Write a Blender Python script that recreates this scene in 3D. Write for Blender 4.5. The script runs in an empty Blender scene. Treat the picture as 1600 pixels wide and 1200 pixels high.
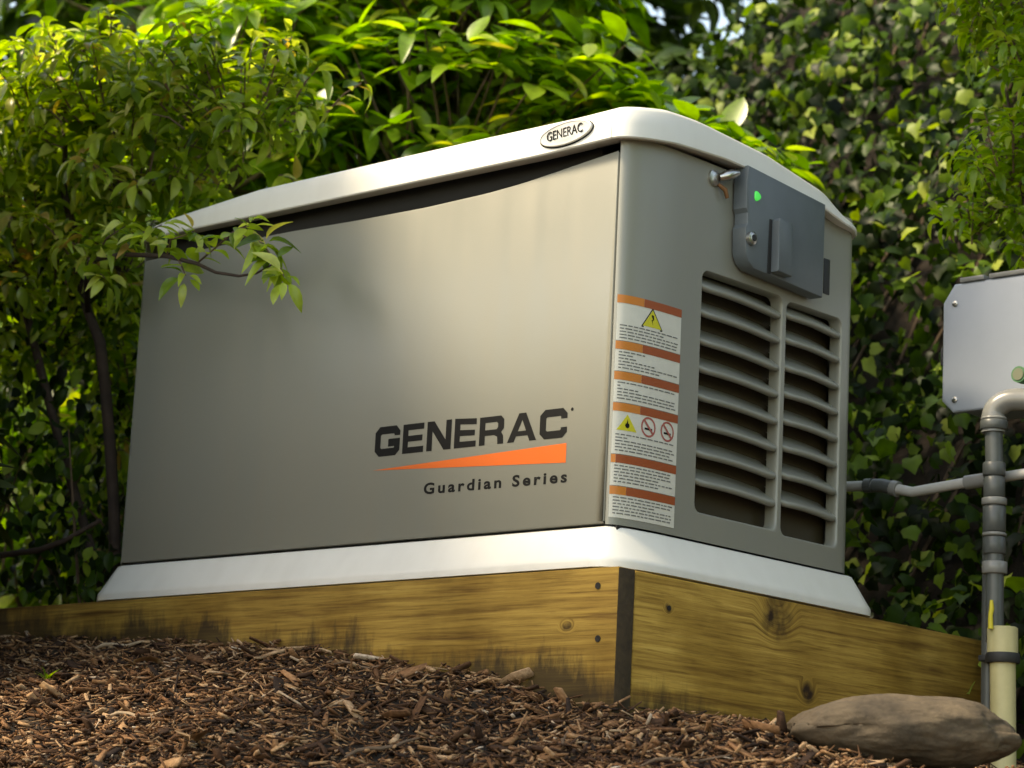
import bpy, bmesh, math, random
import numpy as np
from mathutils import Vector, Matrix
from mathutils.geometry import tessellate_polygon
from mathutils.bvhtree import BVHTree
from mathutils import noise as mnoise
random.seed(7); RNG = np.random.default_rng(11)
PI = math.pi
scn = bpy.context.scene
COL = scn.collection

# ------------------------------------------------------------------ camera, world, sun, exposure
CAM = Vector((2.4303, -2.8832, -0.4936)); YAW, PITCH, ROLL = -0.7442, 0.2015, 0.0494
FPX = 4052.5644
def cam_axes():
    f = Vector((math.sin(YAW)*math.cos(PITCH), math.cos(YAW)*math.cos(PITCH), math.sin(PITCH)))
    r = Vector((math.cos(YAW), -math.sin(YAW), 0)); u = r.cross(f)
    c, s = math.cos(ROLL), math.sin(ROLL)
    return c*r+s*u, -s*r+c*u, f
CR, CU, CF = cam_axes()
cd = bpy.data.cameras.new('camera'); cam = bpy.data.objects.new('camera', cd); COL.objects.link(cam)
M = Matrix(((CR.x, CU.x, -CF.x, CAM.x), (CR.y, CU.y, -CF.y, CAM.y), (CR.z, CU.z, -CF.z, CAM.z), (0, 0, 0, 1)))
cam.matrix_world = M
cd.sensor_width = 36; cd.lens = FPX/1600*36; cd.clip_start = 0.05; cd.clip_end = 500
cd.dof.use_dof = True; cd.dof.focus_distance = 3.95; cd.dof.aperture_fstop = 6.3
scn.camera = cam

SUN_EL, SUN_AZ = math.radians(50), math.radians(-148)     # azimuth from +y towards +x: in front of the unit, high on the left, veiled
w = bpy.data.worlds.new('World'); scn.world = w; w.use_nodes = True
nt = w.node_tree; nt.nodes.clear()
sky = nt.nodes.new('ShaderNodeTexSky'); sky.sky_type = 'NISHITA'; sky.sun_disc = False
sky.sun_elevation = SUN_EL; sky.sun_rotation = SUN_AZ
sky.air_density = 1.0; sky.dust_density = 1.2; sky.ozone_density = 1.0
bg = nt.nodes.new('ShaderNodeBackground'); bg.inputs[1].default_value = 0.10
out = nt.nodes.new('ShaderNodeOutputWorld')
nt.links.new(sky.outputs[0], bg.inputs[0]); nt.links.new(bg.outputs[0], out.inputs[0])
sd = bpy.data.lights.new('sun', 'SUN'); sd.energy = 1.15; sd.angle = math.radians(10); sd.color = (1, .975, .93)
sun = bpy.data.objects.new('sun', sd); COL.objects.link(sun)
sdir = Vector((math.sin(SUN_AZ)*math.cos(SUN_EL), math.cos(SUN_AZ)*math.cos(SUN_EL), math.sin(SUN_EL)))
sun.rotation_euler = sdir.to_track_quat('Z', 'Y').to_euler()
scn.view_settings.view_transform = 'Standard'; scn.view_settings.look = 'None'
scn.view_settings.exposure = 2.32; scn.view_settings.gamma = 1
scn.view_settings.use_curve_mapping = False
scn.view_settings.use_white_balance = True; scn.view_settings.white_balance_temperature = 9600; scn.view_settings.white_balance_tint = 8

# ------------------------------------------------------------------ materials
def nodemat(name):
    m = bpy.data.materials.new(name); m.use_nodes = True
    t = m.node_tree; b = t.nodes['Principled BSDF']
    return m, t, b
def N(t, k, **kw):
    n = t.nodes.new(k)
    for a, v in kw.items():
        if a.startswith('i_'): n.inputs[a[2:]].default_value = v
        else: setattr(n, a, v)
    return n
def ramp(t, stops):
    n = t.nodes.new('ShaderNodeValToRGB'); cr = n.color_ramp
    while len(cr.elements) > 1: cr.elements.remove(cr.elements[-1])
    for i, (p, c) in enumerate(stops):
        e = cr.elements[0] if i == 0 else cr.elements.new(p)
        e.position = p; e.color = (*c, 1) if len(c) == 3 else c
    return n
def plain(name, col, rough=.5, metal=0, bump=0, bscale=60, var=.06, vscale=8, spec=.5, coat=0):
    m, t, b = nodemat(name)
    b.inputs['Roughness'].default_value = rough; b.inputs['Metallic'].default_value = metal
    b.inputs['Specular IOR Level'].default_value = spec; b.inputs['Coat Weight'].default_value = coat
    tc = N(t, 'ShaderNodeTexCoord'); no = N(t, 'ShaderNodeTexNoise'); no.inputs['Scale'].default_value = vscale
    no.inputs['Detail'].default_value = 6; no.inputs['Roughness'].default_value = .65
    t.links.new(tc.outputs['Object'], no.inputs['Vector'])
    c = Vector(col)
    r = ramp(t, [(.3, tuple(c*(1-var))), (.7, tuple(c*(1+var)))])
    t.links.new(no.outputs['Fac'], r.inputs[0]); t.links.new(r.outputs[0], b.inputs['Base Color'])
    if bump:
        n2 = N(t, 'ShaderNodeTexNoise'); n2.inputs['Scale'].default_value = bscale; n2.inputs['Detail'].default_value = 5
        t.links.new(tc.outputs['Object'], n2.inputs['Vector'])
        bp = N(t, 'ShaderNodeBump'); bp.inputs['Strength'].default_value = bump; bp.inputs['Distance'].default_value = .002
        t.links.new(n2.outputs['Fac'], bp.inputs['Height']); t.links.new(bp.outputs[0], b.inputs['Normal'])
    return m

def enclosure_mat(name, col, rough, dust=.35, wav=.0):
    """painted sheet metal / moulded cover: powder-coat texture, faint waviness, dusty film with drip streaks"""
    m, t, b = nodemat(name); L = t.links
    b.inputs['Roughness'].default_value = rough; b.inputs['Specular IOR Level'].default_value = .7
    b.inputs['Coat Weight'].default_value = .35; b.inputs['Coat Roughness'].default_value = .32
    tc = N(t, 'ShaderNodeTexCoord')
    n1 = N(t, 'ShaderNodeTexNoise'); n1.inputs['Scale'].default_value = 3.5; n1.inputs['Detail'].default_value = 8; n1.inputs['Roughness'].default_value = .7
    L.new(tc.outputs['Object'], n1.inputs['Vector'])
    mp = N(t, 'ShaderNodeMapping'); mp.inputs['Scale'].default_value = (26, 26, 1.6)
    L.new(tc.outputs['Object'], mp.inputs['Vector'])
    n2 = N(t, 'ShaderNodeTexNoise'); n2.inputs['Scale'].default_value = 1.; n2.inputs['Detail'].default_value = 6
    L.new(mp.outputs[0], n2.inputs['Vector'])
    mx = N(t, 'ShaderNodeMath', operation='MULTIPLY'); L.new(n1.outputs['Fac'], mx.inputs[0]); L.new(n2.outputs['Fac'], mx.inputs[1])
    r = ramp(t, [(.18, (0, 0, 0)), (.42, (1, 1, 1))]); L.new(mx.outputs[0], r.inputs[0])
    f = N(t, 'ShaderNodeMath', operation='MULTIPLY'); f.inputs[1].default_value = dust; L.new(r.outputs[0], f.inputs[0])
    mix = N(t, 'ShaderNodeMix', data_type='RGBA'); L.new(f.outputs[0], mix.inputs['Factor'])
    mix.inputs['A'].default_value = (*col, 1); c = Vector(col)
    dc = c*.75+Vector((.075, .062, .04)); mix.inputs['B'].default_value = (*dc, 1)
    L.new(mix.outputs['Result'], b.inputs['Base Color'])
    rr = N(t, 'ShaderNodeMath', operation='MULTIPLY_ADD'); rr.inputs[1].default_value = .25; rr.inputs[2].default_value = rough
    L.new(f.outputs[0], rr.inputs[0]); L.new(rr.outputs[0], b.inputs['Roughness'])
    n3 = N(t, 'ShaderNodeTexNoise'); n3.inputs['Scale'].default_value = 420; n3.inputs['Detail'].default_value = 2
    L.new(tc.outputs['Object'], n3.inputs['Vector'])
    bp = N(t, 'ShaderNodeBump'); bp.inputs['Strength'].default_value = .12; bp.inputs['Distance'].default_value = .001
    L.new(n3.outputs['Fac'], bp.inputs['Height'])
    n4 = N(t, 'ShaderNodeTexNoise'); n4.inputs['Scale'].default_value = 2.6; n4.inputs['Detail'].default_value = 1
    L.new(tc.outputs['Object'], n4.inputs['Vector'])
    b2 = N(t, 'ShaderNodeBump'); b2.inputs['Strength'].default_value = wav; b2.inputs['Distance'].default_value = .01
    L.new(n4.outputs['Fac'], b2.inputs['Height']); L.new(bp.outputs[0], b2.inputs['Normal']); L.new(b2.outputs[0], b.inputs['Normal'])
    return m

M_BODY = enclosure_mat('bisque_paint', (.245, .245, .208), .33, .55, .10)
M_LID = enclosure_mat('light_moulding', (.80, .78, .72), .40, .40)
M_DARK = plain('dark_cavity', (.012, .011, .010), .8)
M_GREY = plain('grey_door_plastic', (.105, .125, .135), .42, var=.10, vscale=12, bump=.15)
M_STEEL = plain('zinc_steel', (.55, .53, .50), .3, 1, .2, 90)
M_CHROME = plain('badge_chrome', (.62, .61, .58), .30, .45)
M_BLACK = plain('black_print', (.006, .006, .006), .6, spec=.2)
M_ORANGE = plain('orange_print', (.72, .125, .012), .42, var=.02)
M_ORANGE2 = plain('amber_print', (.62, .20, .03), .42, var=.02)
M_RUST = plain('red_orange_print', (.36, .075, .018), .45, var=.02)
M_PAPER = plain('label_paper', (.66, .64, .56), .38, var=.05, vscale=40)
M_TEXT = plain('label_text', (.16, .16, .15), .5, var=.5, vscale=300)
M_YEL = plain('label_yellow', (.62, .56, .03), .45, var=.02)
M_RED = plain('label_red', (.42, .10, .08), .45, var=.02)
M_PVCG = plain('grey_conduit_plastic', (.075, .082, .08), .38, var=.15, vscale=14, bump=.1)
M_PVCL = plain('light_grey_conduit', (.20, .20, .19), .27, var=.12, vscale=14)
M_PVCW = plain('cream_plastic_pipe', (.52, .46, .24), .42, var=.10, vscale=20)
M_BOX = plain('light_grey_box_plastic', (.34, .375, .43), .34, var=.05, vscale=6, bump=.08)
M_YWIRE = plain('yellow_cord', (.60, .50, .04), .5)
M_RUBBER = plain('black_rubber', (.02, .02, .02), .6)
M_GREENP = plain('green_fitting', (.05, .16, .07), .5)
def led():
    m, t, b = nodemat('green_status_light'); b.inputs['Base Color'].default_value = (.02, .4, .1, 1)
    b.inputs['Emission Color'].default_value = (.02, .75, .12, 1); b.inputs['Emission Strength'].default_value = .14
    return m
M_LED = led()

def wood_mat(name, along, knots, ground, tone=1.):
    """pressure treated pine; `along` 0: runs along x, 1: along y; grain, knots, checks and splashed soil near the mulch"""
    m, t, b = nodemat(name); L = t.links
    tc = N(t, 'ShaderNodeTexCoord')
    sc = (2.2, 70, 70) if along == 0 else (70, 2.2, 70)
    dist = N(t, 'ShaderNodeTexNoise'); dist.inputs['Scale'].default_value = 3; dist.inputs['Detail'].default_value = 3
    L.new(tc.outputs['Object'], dist.inputs['Vector'])
    # pull the grain round the knots
    vec = tc.outputs['Object']
    kmask = None
    for (kx, ky, kz, rad) in knots:
        d = N(t, 'ShaderNodeVectorMath', operation='SUBTRACT'); L.new(tc.outputs['Object'], d.inputs[0]); d.inputs[1].default_value = (kx, ky, kz)
        s = N(t, 'ShaderNodeVectorMath', operation='MULTIPLY'); L.new(d.outputs[0], s.inputs[0])
        s.inputs[1].default_value = (1/(rad*1.5), 0, 1/rad) if along == 0 else (0, 1/(rad*1.1), 1/rad)
        ln = N(t, 'ShaderNodeVectorMath', operation='LENGTH'); L.new(s.outputs[0], ln.inputs[0])
        mr = N(t, 'ShaderNodeMapRange'); mr.inputs['From Min'].default_value = .4; mr.inputs['From Max'].default_value = 2.2
        mr.inputs['To Min'].default_value = 1; mr.inputs['To Max'].default_value = 0; mr.interpolation_type = 'SMOOTHSTEP'
        L.new(ln.outputs['Value'], mr.inputs['Value'])
        if kmask is None: kmask = mr.outputs[0]
        else:
            a = N(t, 'ShaderNodeMath', operation='MAXIMUM'); L.new(kmask, a.inputs[0]); L.new(mr.outputs[0], a.inputs[1]); kmask = a.outputs[0]
    off = N(t, 'ShaderNodeVectorMath', operation='SCALE'); off.inputs[0].default_value = (0, 0, .03)
    L.new(kmask, off.inputs['Scale'])
    ad = N(t, 'ShaderNodeVectorMath', operation='ADD'); L.new(tc.outputs['Object'], ad.inputs[0]); L.new(off.outputs[0], ad.inputs[1])
    mp = N(t, 'ShaderNodeMapping'); mp.inputs['Scale'].default_value = sc; L.new(ad.outputs[0], mp.inputs['Vector'])
    g = N(t, 'ShaderNodeTexNoise'); g.inputs['Scale'].default_value = 1.3; g.inputs['Detail'].default_value = 8; g.inputs['Roughness'].default_value = .62; g.inputs['Distortion'].default_value = .55
    L.new(mp.outputs[0], g.inputs['Vector'])
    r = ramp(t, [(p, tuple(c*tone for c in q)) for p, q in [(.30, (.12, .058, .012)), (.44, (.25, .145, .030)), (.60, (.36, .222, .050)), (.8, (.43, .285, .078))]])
    L.new(g.outputs['Fac'], r.inputs[0])
    # broad greenish / brown blotches
    n2 = N(t, 'ShaderNodeTexNoise'); n2.inputs['Scale'].default_value = 6; n2.inputs['Detail'].default_value = 6
    L.new(tc.outputs['Object'], n2.inputs['Vector'])
    r2 = ramp(t, [(.38, (.70, .66, .56)), (.56, (1, 1, 1))]); L.new(n2.outputs['Fac'], r2.inputs[0])
    mu = N(t, 'ShaderNodeMix', data_type='RGBA', blend_type='MULTIPLY'); mu.inputs['Factor'].default_value = 1
    L.new(r.outputs[0], mu.inputs['A']); L.new(r2.outputs[0], mu.inputs['B'])
    mpf = N(t, 'ShaderNodeMapping'); mpf.inputs['Scale'].default_value = (9, 260, 260) if along == 0 else (260, 9, 260); L.new(ad.outputs[0], mpf.inputs['Vector'])
    gf = N(t, 'ShaderNodeTexNoise'); gf.inputs['Scale'].default_value = 1; gf.inputs['Detail'].default_value = 5; gf.inputs['Roughness'].default_value = .7; L.new(mpf.outputs[0], gf.inputs['Vector'])
    rf = ramp(t, [(.36, (.55, .50, .42)), (.50, (.96, .95, .93)), (.70, (1.12, 1.12, 1.10))]); L.new(gf.outputs['Fac'], rf.inputs[0])
    mu2 = N(t, 'ShaderNodeMix', data_type='RGBA', blend_type='MULTIPLY'); mu2.inputs['Factor'].default_value = .8
    L.new(mu.outputs['Result'], mu2.inputs['A']); L.new(rf.outputs[0], mu2.inputs['B']); mu = mu2
    # knots
    nk = N(t, 'ShaderNodeTexNoise'); nk.inputs['Scale'].default_value = 40; nk.inputs['Detail'].default_value = 4
    L.new(tc.outputs['Object'], nk.inputs['Vector'])
    kk = N(t, 'ShaderNodeMath', operation='MULTIPLY'); L.new(kmask, kk.inputs[0]); L.new(nk.outputs['Fac'], kk.inputs[1])
    rk = ramp(t, [(.18, (0, 0, 0)), (.5, (1, 1, 1))]); L.new(kk.outputs[0], rk.inputs[0])
    mk = N(t, 'ShaderNodeMix', data_type='RGBA'); L.new(rk.outputs[0], mk.inputs['Factor'])
    L.new(mu.outputs['Result'], mk.inputs['A']); mk.inputs['B'].default_value = (.030, .014, .006, 1)
    # soil splash
    sx = N(t, 'ShaderNodeSeparateXYZ'); L.new(tc.outputs['Object'], sx.inputs[0])
    gl = N(t, 'ShaderNodeMath', operation='MULTIPLY_ADD'); gl.inputs[1].default_value = ground[1]; gl.inputs[2].default_value = ground[0]
    L.new(sx.outputs['X' if along == 0 else 'Y'], gl.inputs[0])
    hh = N(t, 'ShaderNodeMath', operation='SUBTRACT'); L.new(sx.outputs['Z'], hh.inputs[0]); L.new(gl.outputs[0], hh.inputs[1])
    ms = N(t, 'ShaderNodeMapping'); ms.inputs['Scale'].default_value = (34, 34, 9); L.new(tc.outputs['Object'], ms.inputs['Vector'])
    ns = N(t, 'ShaderNodeTexNoise'); ns.inputs['Scale'].default_value = 1; ns.inputs['Detail'].default_value = 7; ns.inputs['Roughness'].default_value = .7
    L.new(ms.outputs[0], ns.inputs['Vector'])
    nb = N(t, 'ShaderNodeTexNoise'); nb.inputs['Scale'].default_value = 4.5; nb.inputs['Detail'].default_value = 2; L.new(tc.outputs['Object'], nb.inputs['Vector'])
    pr = N(t, 'ShaderNodeMath', operation='MULTIPLY'); L.new(ns.outputs['Fac'], pr.inputs[0]); L.new(nb.outputs['Fac'], pr.inputs[1])
    hm = N(t, 'ShaderNodeMath', operation='MULTIPLY_ADD'); hm.inputs[1].default_value = ground[2]; hm.inputs[2].default_value = ground[3]; L.new(pr.outputs[0], hm.inputs[0])
    df = N(t, 'ShaderNodeMath', operation='SUBTRACT'); L.new(hm.outputs[0], df.inputs[0]); L.new(hh.outputs[0], df.inputs[1])
    mr = N(t, 'ShaderNodeMapRange'); mr.inputs['From Min'].default_value = -.012; mr.inputs['From Max'].default_value = .03; mr.inputs['To Max'].default_value = .82
    L.new(df.outputs[0], mr.inputs['Value'])
    mf = N(t, 'ShaderNodeMix', data_type='RGBA'); L.new(mr.outputs[0], mf.inputs['Factor'])
    L.new(mk.outputs['Result'], mf.inputs['A']); mf.inputs['B'].default_value = (.022, .015, .009, 1)
    L.new(mf.outputs['Result'], b.inputs['Base Color'])
    b.inputs['Roughness'].default_value = .75; b.inputs['Specular IOR Level'].default_value = .25
    bp = N(t, 'ShaderNodeBump'); bp.inputs['Strength'].default_value = .5; bp.inputs['Distance'].default_value = .0025
    L.new(g.outputs['Fac'], bp.inputs['Height']); L.new(bp.outputs[0], b.inputs['Normal'])
    return m
M_WOODF = wood_mat('treated_pine_long', 0, [(-.060, 0, -.078, .006)], (-.183, -.108, .30, -.035), 1.12)
M_WOODE = wood_mat('treated_pine_short_lightened', 1, [(0, .351, -.022, .028), (0, .435, -.132, .013), (0, .083, -.041, .006)], (-.19, .0, .20, -.03), 1.4)  # same pine lightened in colour to offset the shade on the end board
M_WOODEND = plain('end_grain_pine', (.050, .032, .014), .85, bump=.6, bscale=120, var=.35, vscale=60)

def leaf_mat(name, stops, rough=.38, trans=.45, tcol=1.6, vein=.0, spec=.5):
    m, t, b = nodemat(name); L = t.links
    geo = N(t, 'ShaderNodeNewGeometry'); oi = N(t, 'ShaderNodeObjectInfo')
    a = N(t, 'ShaderNodeMath', operation='ADD'); L.new(geo.outputs['Random Per Island'], a.inputs[0]); L.new(oi.outputs['Random'], a.inputs[1])
    f = N(t, 'ShaderNodeMath', operation='FRACT'); L.new(a.outputs[0], f.inputs[0])
    r = ramp(t, stops); L.new(f.outputs[0], r.inputs[0])
    tc = N(t, 'ShaderNodeTexCoord'); no = N(t, 'ShaderNodeTexNoise'); no.inputs['Scale'].default_value = 30; no.inputs['Detail'].default_value = 3
    L.new(geo.outputs['Position'], no.inputs['Vector'])
    r2 = ramp(t, [(.35, (.72, .72, .66)), (.65, (1.12, 1.12, 1.0))]); L.new(no.outputs['Fac'], r2.inputs[0])
    mu = N(t, 'ShaderNodeMix', data_type='RGBA', blend_type='MULTIPLY'); mu.inputs['Factor'].default_value = 1
    L.new(r.outputs[0], mu.inputs['A']); L.new(r2.outputs[0], mu.inputs['B'])
    L.new(mu.outputs['Result'], b.inputs['Base Color'])
    b.inputs['Roughness'].default_value = rough; b.inputs['Specular IOR Level'].default_value = spec
    tr = N(t, 'ShaderNodeBsdfTranslucent')
    br = N(t, 'ShaderNodeMix', data_type='RGBA', blend_type='MULTIPLY'); br.inputs['Factor'].default_value = 1
    L.new(mu.outputs['Result'], br.inputs['A']); br.inputs['B'].default_value = (tcol*1.25, tcol*1.35, tcol*.35, 1)
    L.new(br.outputs['Result'], tr.inputs['Color'])
    mix = N(t, 'ShaderNodeMixShader'); mix.inputs[0].default_value = trans
    L.new(b.outputs[0], mix.inputs[1]); L.new(tr.outputs[0], mix.inputs[2])
    L.new(mix.outputs[0], t.nodes['Material Output'].inputs['Surface'])
    return m
M_LAUREL = leaf_mat('laurel_leaf', [(0, (.030, .075, .010)), (.3, (.075, .16, .016)), (.75, (.20, .33, .035)), (.93, (.33, .43, .07)), (1, (.30, .24, .07))], .27, .42, 2.1)
M_SHRUB = leaf_mat('shrub_leaf', [(0, (.06, .12, .018)), (.3, (.19, .29, .035)), (.7, (.38, .47, .075)), (.93, (.60, .62, .22)), (1, (.45, .25, .09))], .27, .45, 1.5)
M_IVY = leaf_mat('ivy_leaf', [(0, (.006, .013, .003)), (.42, (.014, .034, .004)), (.68, (.040, .088, .009)), (.86, (.13, .22, .022)), (1, (.34, .40, .09))], .42, .28, 1.8, spec=.16)  # brightest stops put a share of sunlit leaves into the colour
M_IVYB = leaf_mat('bright_leaf', [(0, (.10, .18, .02)), (.5, (.20, .30, .03)), (1, (.32, .36, .06))], .4, .5, 2.0)
M_TREE = leaf_mat('dark_tree_leaf', [(0, (.03, .065, .012)), (.5, (.05, .10, .018)), (1, (.09, .14, .03))], .4, .35, 1.6)
M_BARK = plain('dark_bark', (.045, .028, .020), .85, bump=.8, bscale=70, var=.4, vscale=25)
M_TWIG = plain('brown_twig', (.12, .075, .045), .7, bump=.4, bscale=120, var=.3, vscale=30)
M_ROCK = plain('river_rock', (.088, .064, .040), .85, bump=1.0, bscale=90, var=.5, vscale=22)
def soil_mat():
    m, t, b = nodemat('dark_soil'); L = t.links
    tc = N(t, 'ShaderNodeTexCoord'); n = N(t, 'ShaderNodeTexNoise'); n.inputs['Scale'].default_value = 35; n.inputs['Detail'].default_value = 8; n.inputs['Roughness'].default_value = .7
    L.new(tc.outputs['Object'], n.inputs['Vector'])
    r = ramp(t, [(.3, (.006, .004, .0025)), (.55, (.018, .011, .006)), (.75, (.040, .024, .014))]); L.new(n.outputs['Fac'], r.inputs[0])
    L.new(r.outputs[0], b.inputs['Base Color']); b.inputs['Roughness'].default_value = .95
    bp = N(t, 'ShaderNodeBump'); bp.inputs['Strength'].default_value = .8; bp.inputs['Distance'].default_value = .01
    L.new(n.outputs['Fac'], bp.inputs['Height']); L.new(bp.outputs[0], b.inputs['Normal'])
    return m
M_SOIL = soil_mat()
def chip_mat():
    m, t, b = nodemat('bark_mulch'); L = t.links
    geo = N(t, 'ShaderNodeNewGeometry'); oi = N(t, 'ShaderNodeObjectInfo')
    a = N(t, 'ShaderNodeMath', operation='ADD'); L.new(geo.outputs['Random Per Island'], a.inputs[0]); L.new(oi.outputs['Random'], a.inputs[1])
    f = N(t, 'ShaderNodeMath', operation='FRACT'); L.new(a.outputs[0], f.inputs[0])
    r = ramp(t, [(0, (.018, .009, .006)), (.26, (.065, .030, .015)), (.52, (.17, .080, .036)), (.74, (.30, .155, .075)), (.88, (.46, .28, .15)), (.985, (.48, .33, .21)), (1, (.62, .52, .42))])
    L.new(f.outputs[0], r.inputs[0])
    n = N(t, 'ShaderNodeTexNoise'); n.inputs['Scale'].default_value = 160; n.inputs['Detail'].default_value = 4; L.new(geo.outputs['Position'], n.inputs['Vector'])
    r2 = ramp(t, [(.3, (.55, .5, .45)), (.7, (1.15, 1.15, 1.15))]); L.new(n.outputs['Fac'], r2.inputs[0])
    mu = N(t, 'ShaderNodeMix', data_type='RGBA', blend_type='MULTIPLY'); mu.inputs['Factor'].default_value = 1
    L.new(r.outputs[0], mu.inputs['A']); L.new(r2.outputs[0], mu.inputs['B']); L.new(mu.outputs['Result'], b.inputs['Base Color'])
    b.inputs['Roughness'].default_value = .8; b.inputs['Specular IOR Level'].default_value = .3
    bp = N(t, 'ShaderNodeBump'); bp.inputs['Strength'].default_value = .6; bp.inputs['Distance'].default_value = .002
    L.new(n.outputs['Fac'], bp.inputs['Height']); L.new(bp.outputs[0], b.inputs['Normal'])
    return m
M_CHIP = chip_mat()

# ------------------------------------------------------------------ helpers
class MB:
    def __init__(s): s.v = []; s.f = []
    def add(s, v, f):
        o = len(s.v); s.v += [tuple(p) for p in v]; s.f += [tuple(i+o for i in q) for q in f]
    def box(s, a, b, bev=0):
        bm = bmesh.new(); bmesh.ops.create_cube(bm, size=1)
        for v in bm.verts:
            v.co = Vector([(a[i]+b[i])/2+v.co[i]*(b[i]-a[i]) for i in range(3)])
        if bev: bmesh.ops.bevel(bm, geom=bm.edges[:], offset=bev, segments=2, affect='EDGES', profile=.5)
        bm.verts.ensure_lookup_table(); bm.verts.index_update()
        s.add([v.co for v in bm.verts], [[v.index for v in f.verts] for f in bm.faces]); bm.free()
    def tube(s, pts, rad, n=10, cap=True):
        pts = [Vector(p) for p in pts]; rads = rad if isinstance(rad, (list, tuple)) else [rad]*len(pts)
        o = len(s.v); up = Vector((0, 0, 1)); prev = None
        for i, p in enumerate(pts):
            d = (pts[min(i+1, len(pts)-1)]-pts[max(i-1, 0)]).normalized()
            if prev is None:
                a = d.orthogonal().normalized()
            else:
                a = (prev-d*prev.dot(d)).normalized()
            prev = a; b = d.cross(a)
            for k in range(n):
                t = 2*PI*k/n; s.v.append(tuple(p+(a*math.cos(t)+b*math.sin(t))*rads[i]))
        for i in range(len(pts)-1):
            for k in range(n):
                k2 = (k+1) % n; s.f.append((o+i*n+k, o+i*n+k2, o+(i+1)*n+k2, o+(i+1)*n+k))
        if cap:
            s.f.append(tuple(o+k for k in reversed(range(n)))); e = o+(len(pts)-1)*n; s.f.append(tuple(e+k for k in range(n)))
    def poly(s, loops, place):
        """2-D loops (outline then holes) triangulated without overlap, placed by place(u,v)"""
        fl = [p for lp in loops for p in lp]
        tris = tessellate_polygon([[Vector((p[0], p[1], 0)) for p in lp] for lp in loops])
        s.add([place(*p) for p in fl], tris)
    def build(s, name, mat, parent=None, smooth=None, inv=None):
        me = bpy.data.meshes.new(name); me.from_pydata(s.v, [], s.f); me.update()
        return link(name, me, mat, parent, smooth)
def fix(me):
    bm = bmesh.new(); bm.from_mesh(me); bmesh.ops.remove_doubles(bm, verts=bm.verts, dist=1e-5); bmesh.ops.recalc_face_normals(bm, faces=bm.faces); bm.to_mesh(me); bm.free()
def link(name, me, mat, parent=None, smooth=None):
    if smooth is not None:
        fix(me)
        for p in me.polygons: p.use_smooth = True
        me.set_sharp_from_angle(angle=math.radians(smooth))
    me.materials.append(mat)
    o = bpy.data.objects.new(name, me); COL.objects.link(o)
    if parent is not None:
        o.parent = parent; o.matrix_parent_inverse = pinv(parent)
    return o
def pinv(p):
    return Matrix.Translation(-WLOC[p.name]) if p.name in WLOC else Matrix()
WLOC = {}
def thing(name, label, cat, loc, group=None):
    o = bpy.data.objects.new(name, None); COL.objects.link(o); o.location = loc; WLOC[o.name] = Vector(loc)
    o.empty_display_size = .1; o['label'] = label; o['category'] = cat
    if group: o['group'] = group
    return o
def tag(o, label, cat, group=None):
    o['label'] = label; o['category'] = cat
    if group: o['group'] = group
    return o
def struct(o): o['kind'] = 'structure'; return o

def sm(a, b, x):
    t = np.clip((x-a)/(b-a), 0, 1); return t*t*(3-2*t)
def vnoise(x, y, s, seed=0):
    """cheap smooth noise from sines"""
    r = np.random.default_rng(seed); v = 0
    for i in range(6):
        a = r.uniform(0, 2*PI); k = s*r.uniform(.6, 1.8); v = v+np.sin((x*math.cos(a)+y*math.sin(a))*k+r.uniform(0, 6.28))
    return v/6

# ------------------------------------------------------------------ terrain
FX, FY, FB = .035, -.035, .95       # outer faces of the timber frame (east x, south y) and its far end
def edge_z(x):
    return np.interp(x, [-4, -1.42, -.975, -.49, -.163, .035, .3, 6], [.04, -.060, -.074, -.112, -.163, -.203, -.247, -1.4])
def ground(x, y):
    x = np.asarray(x, float); y = np.asarray(y, float)
    z = edge_z(x)+.36*np.minimum(y-FY, 0)
    east = sm(.0, .25, x)
    z = z - east*.02*sm(.3, 1.0, y)
    z = z+.012*vnoise(x, y, 14, 3)+.006*vnoise(x, y, 37, 4)
    # inside and behind the frame the ground is level, then the bank climbs
    lvl = sm(FY+.06, FY+.10, y)*(1-sm(FX-.10, FX-.06, x))
    z = z*(1-lvl)+lvl*(-.035)
    left = (1-sm(-1.75, -1.35, x))*sm(-.1, .6, y); z = z+left*.05
    foot = 1.06+.05*vnoise(x, x*0, 3, 5)
    top = 1.12+1.5*sm(-1.75, -1.35, x)+.35*(1-sm(-3.4, -2.2, x))
    up = np.clip(y-foot, 0, None)
    bank = np.minimum(up*1.45, top+.15*np.clip(up-top/1.45, 0, 40)**.8)
    bank = bank+.05*vnoise(x, y, 5, 6)*sm(0, .4, up)
    return z+bank
def grid_terrain():
    a = np.concatenate([np.linspace(-60, -5, 18), np.linspace(-4.8, -1.9, 40), np.linspace(-1.85, 1.6, 180), np.linspace(1.7, 5, 30), np.linspace(6, 60, 16)])
    b = np.concatenate([np.linspace(-60, -5, 14), np.linspace(-4.6, -1.3, 36), np.linspace(-1.27, 1.2, 150), np.linspace(1.25, 4, 50), np.linspace(4.5, 70, 22)])
    X, Y = np.meshgrid(a, b); Z = ground(X, Y)
    far = sm(5, 20, np.hypot(X, Y)); Z = Z*(1-far)+np.clip(Z, -3, 3)*far
    V = np.stack([X, Y, Z], -1).reshape(-1, 3); n, k = len(b), len(a)
    i = np.arange(n*k).reshape(n, k); F = np.stack([i[:-1, :-1], i[:-1, 1:], i[1:, 1:], i[1:, :-1]], -1).reshape(-1, 4)
    me = bpy.data.meshes.new('ground'); me.from_pydata(V.tolist(), [], F.tolist()); me.update()
    for p in me.polygons: p.use_smooth = True
    return struct(link('ground', me, M_SOIL))
grid_terrain()

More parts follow.
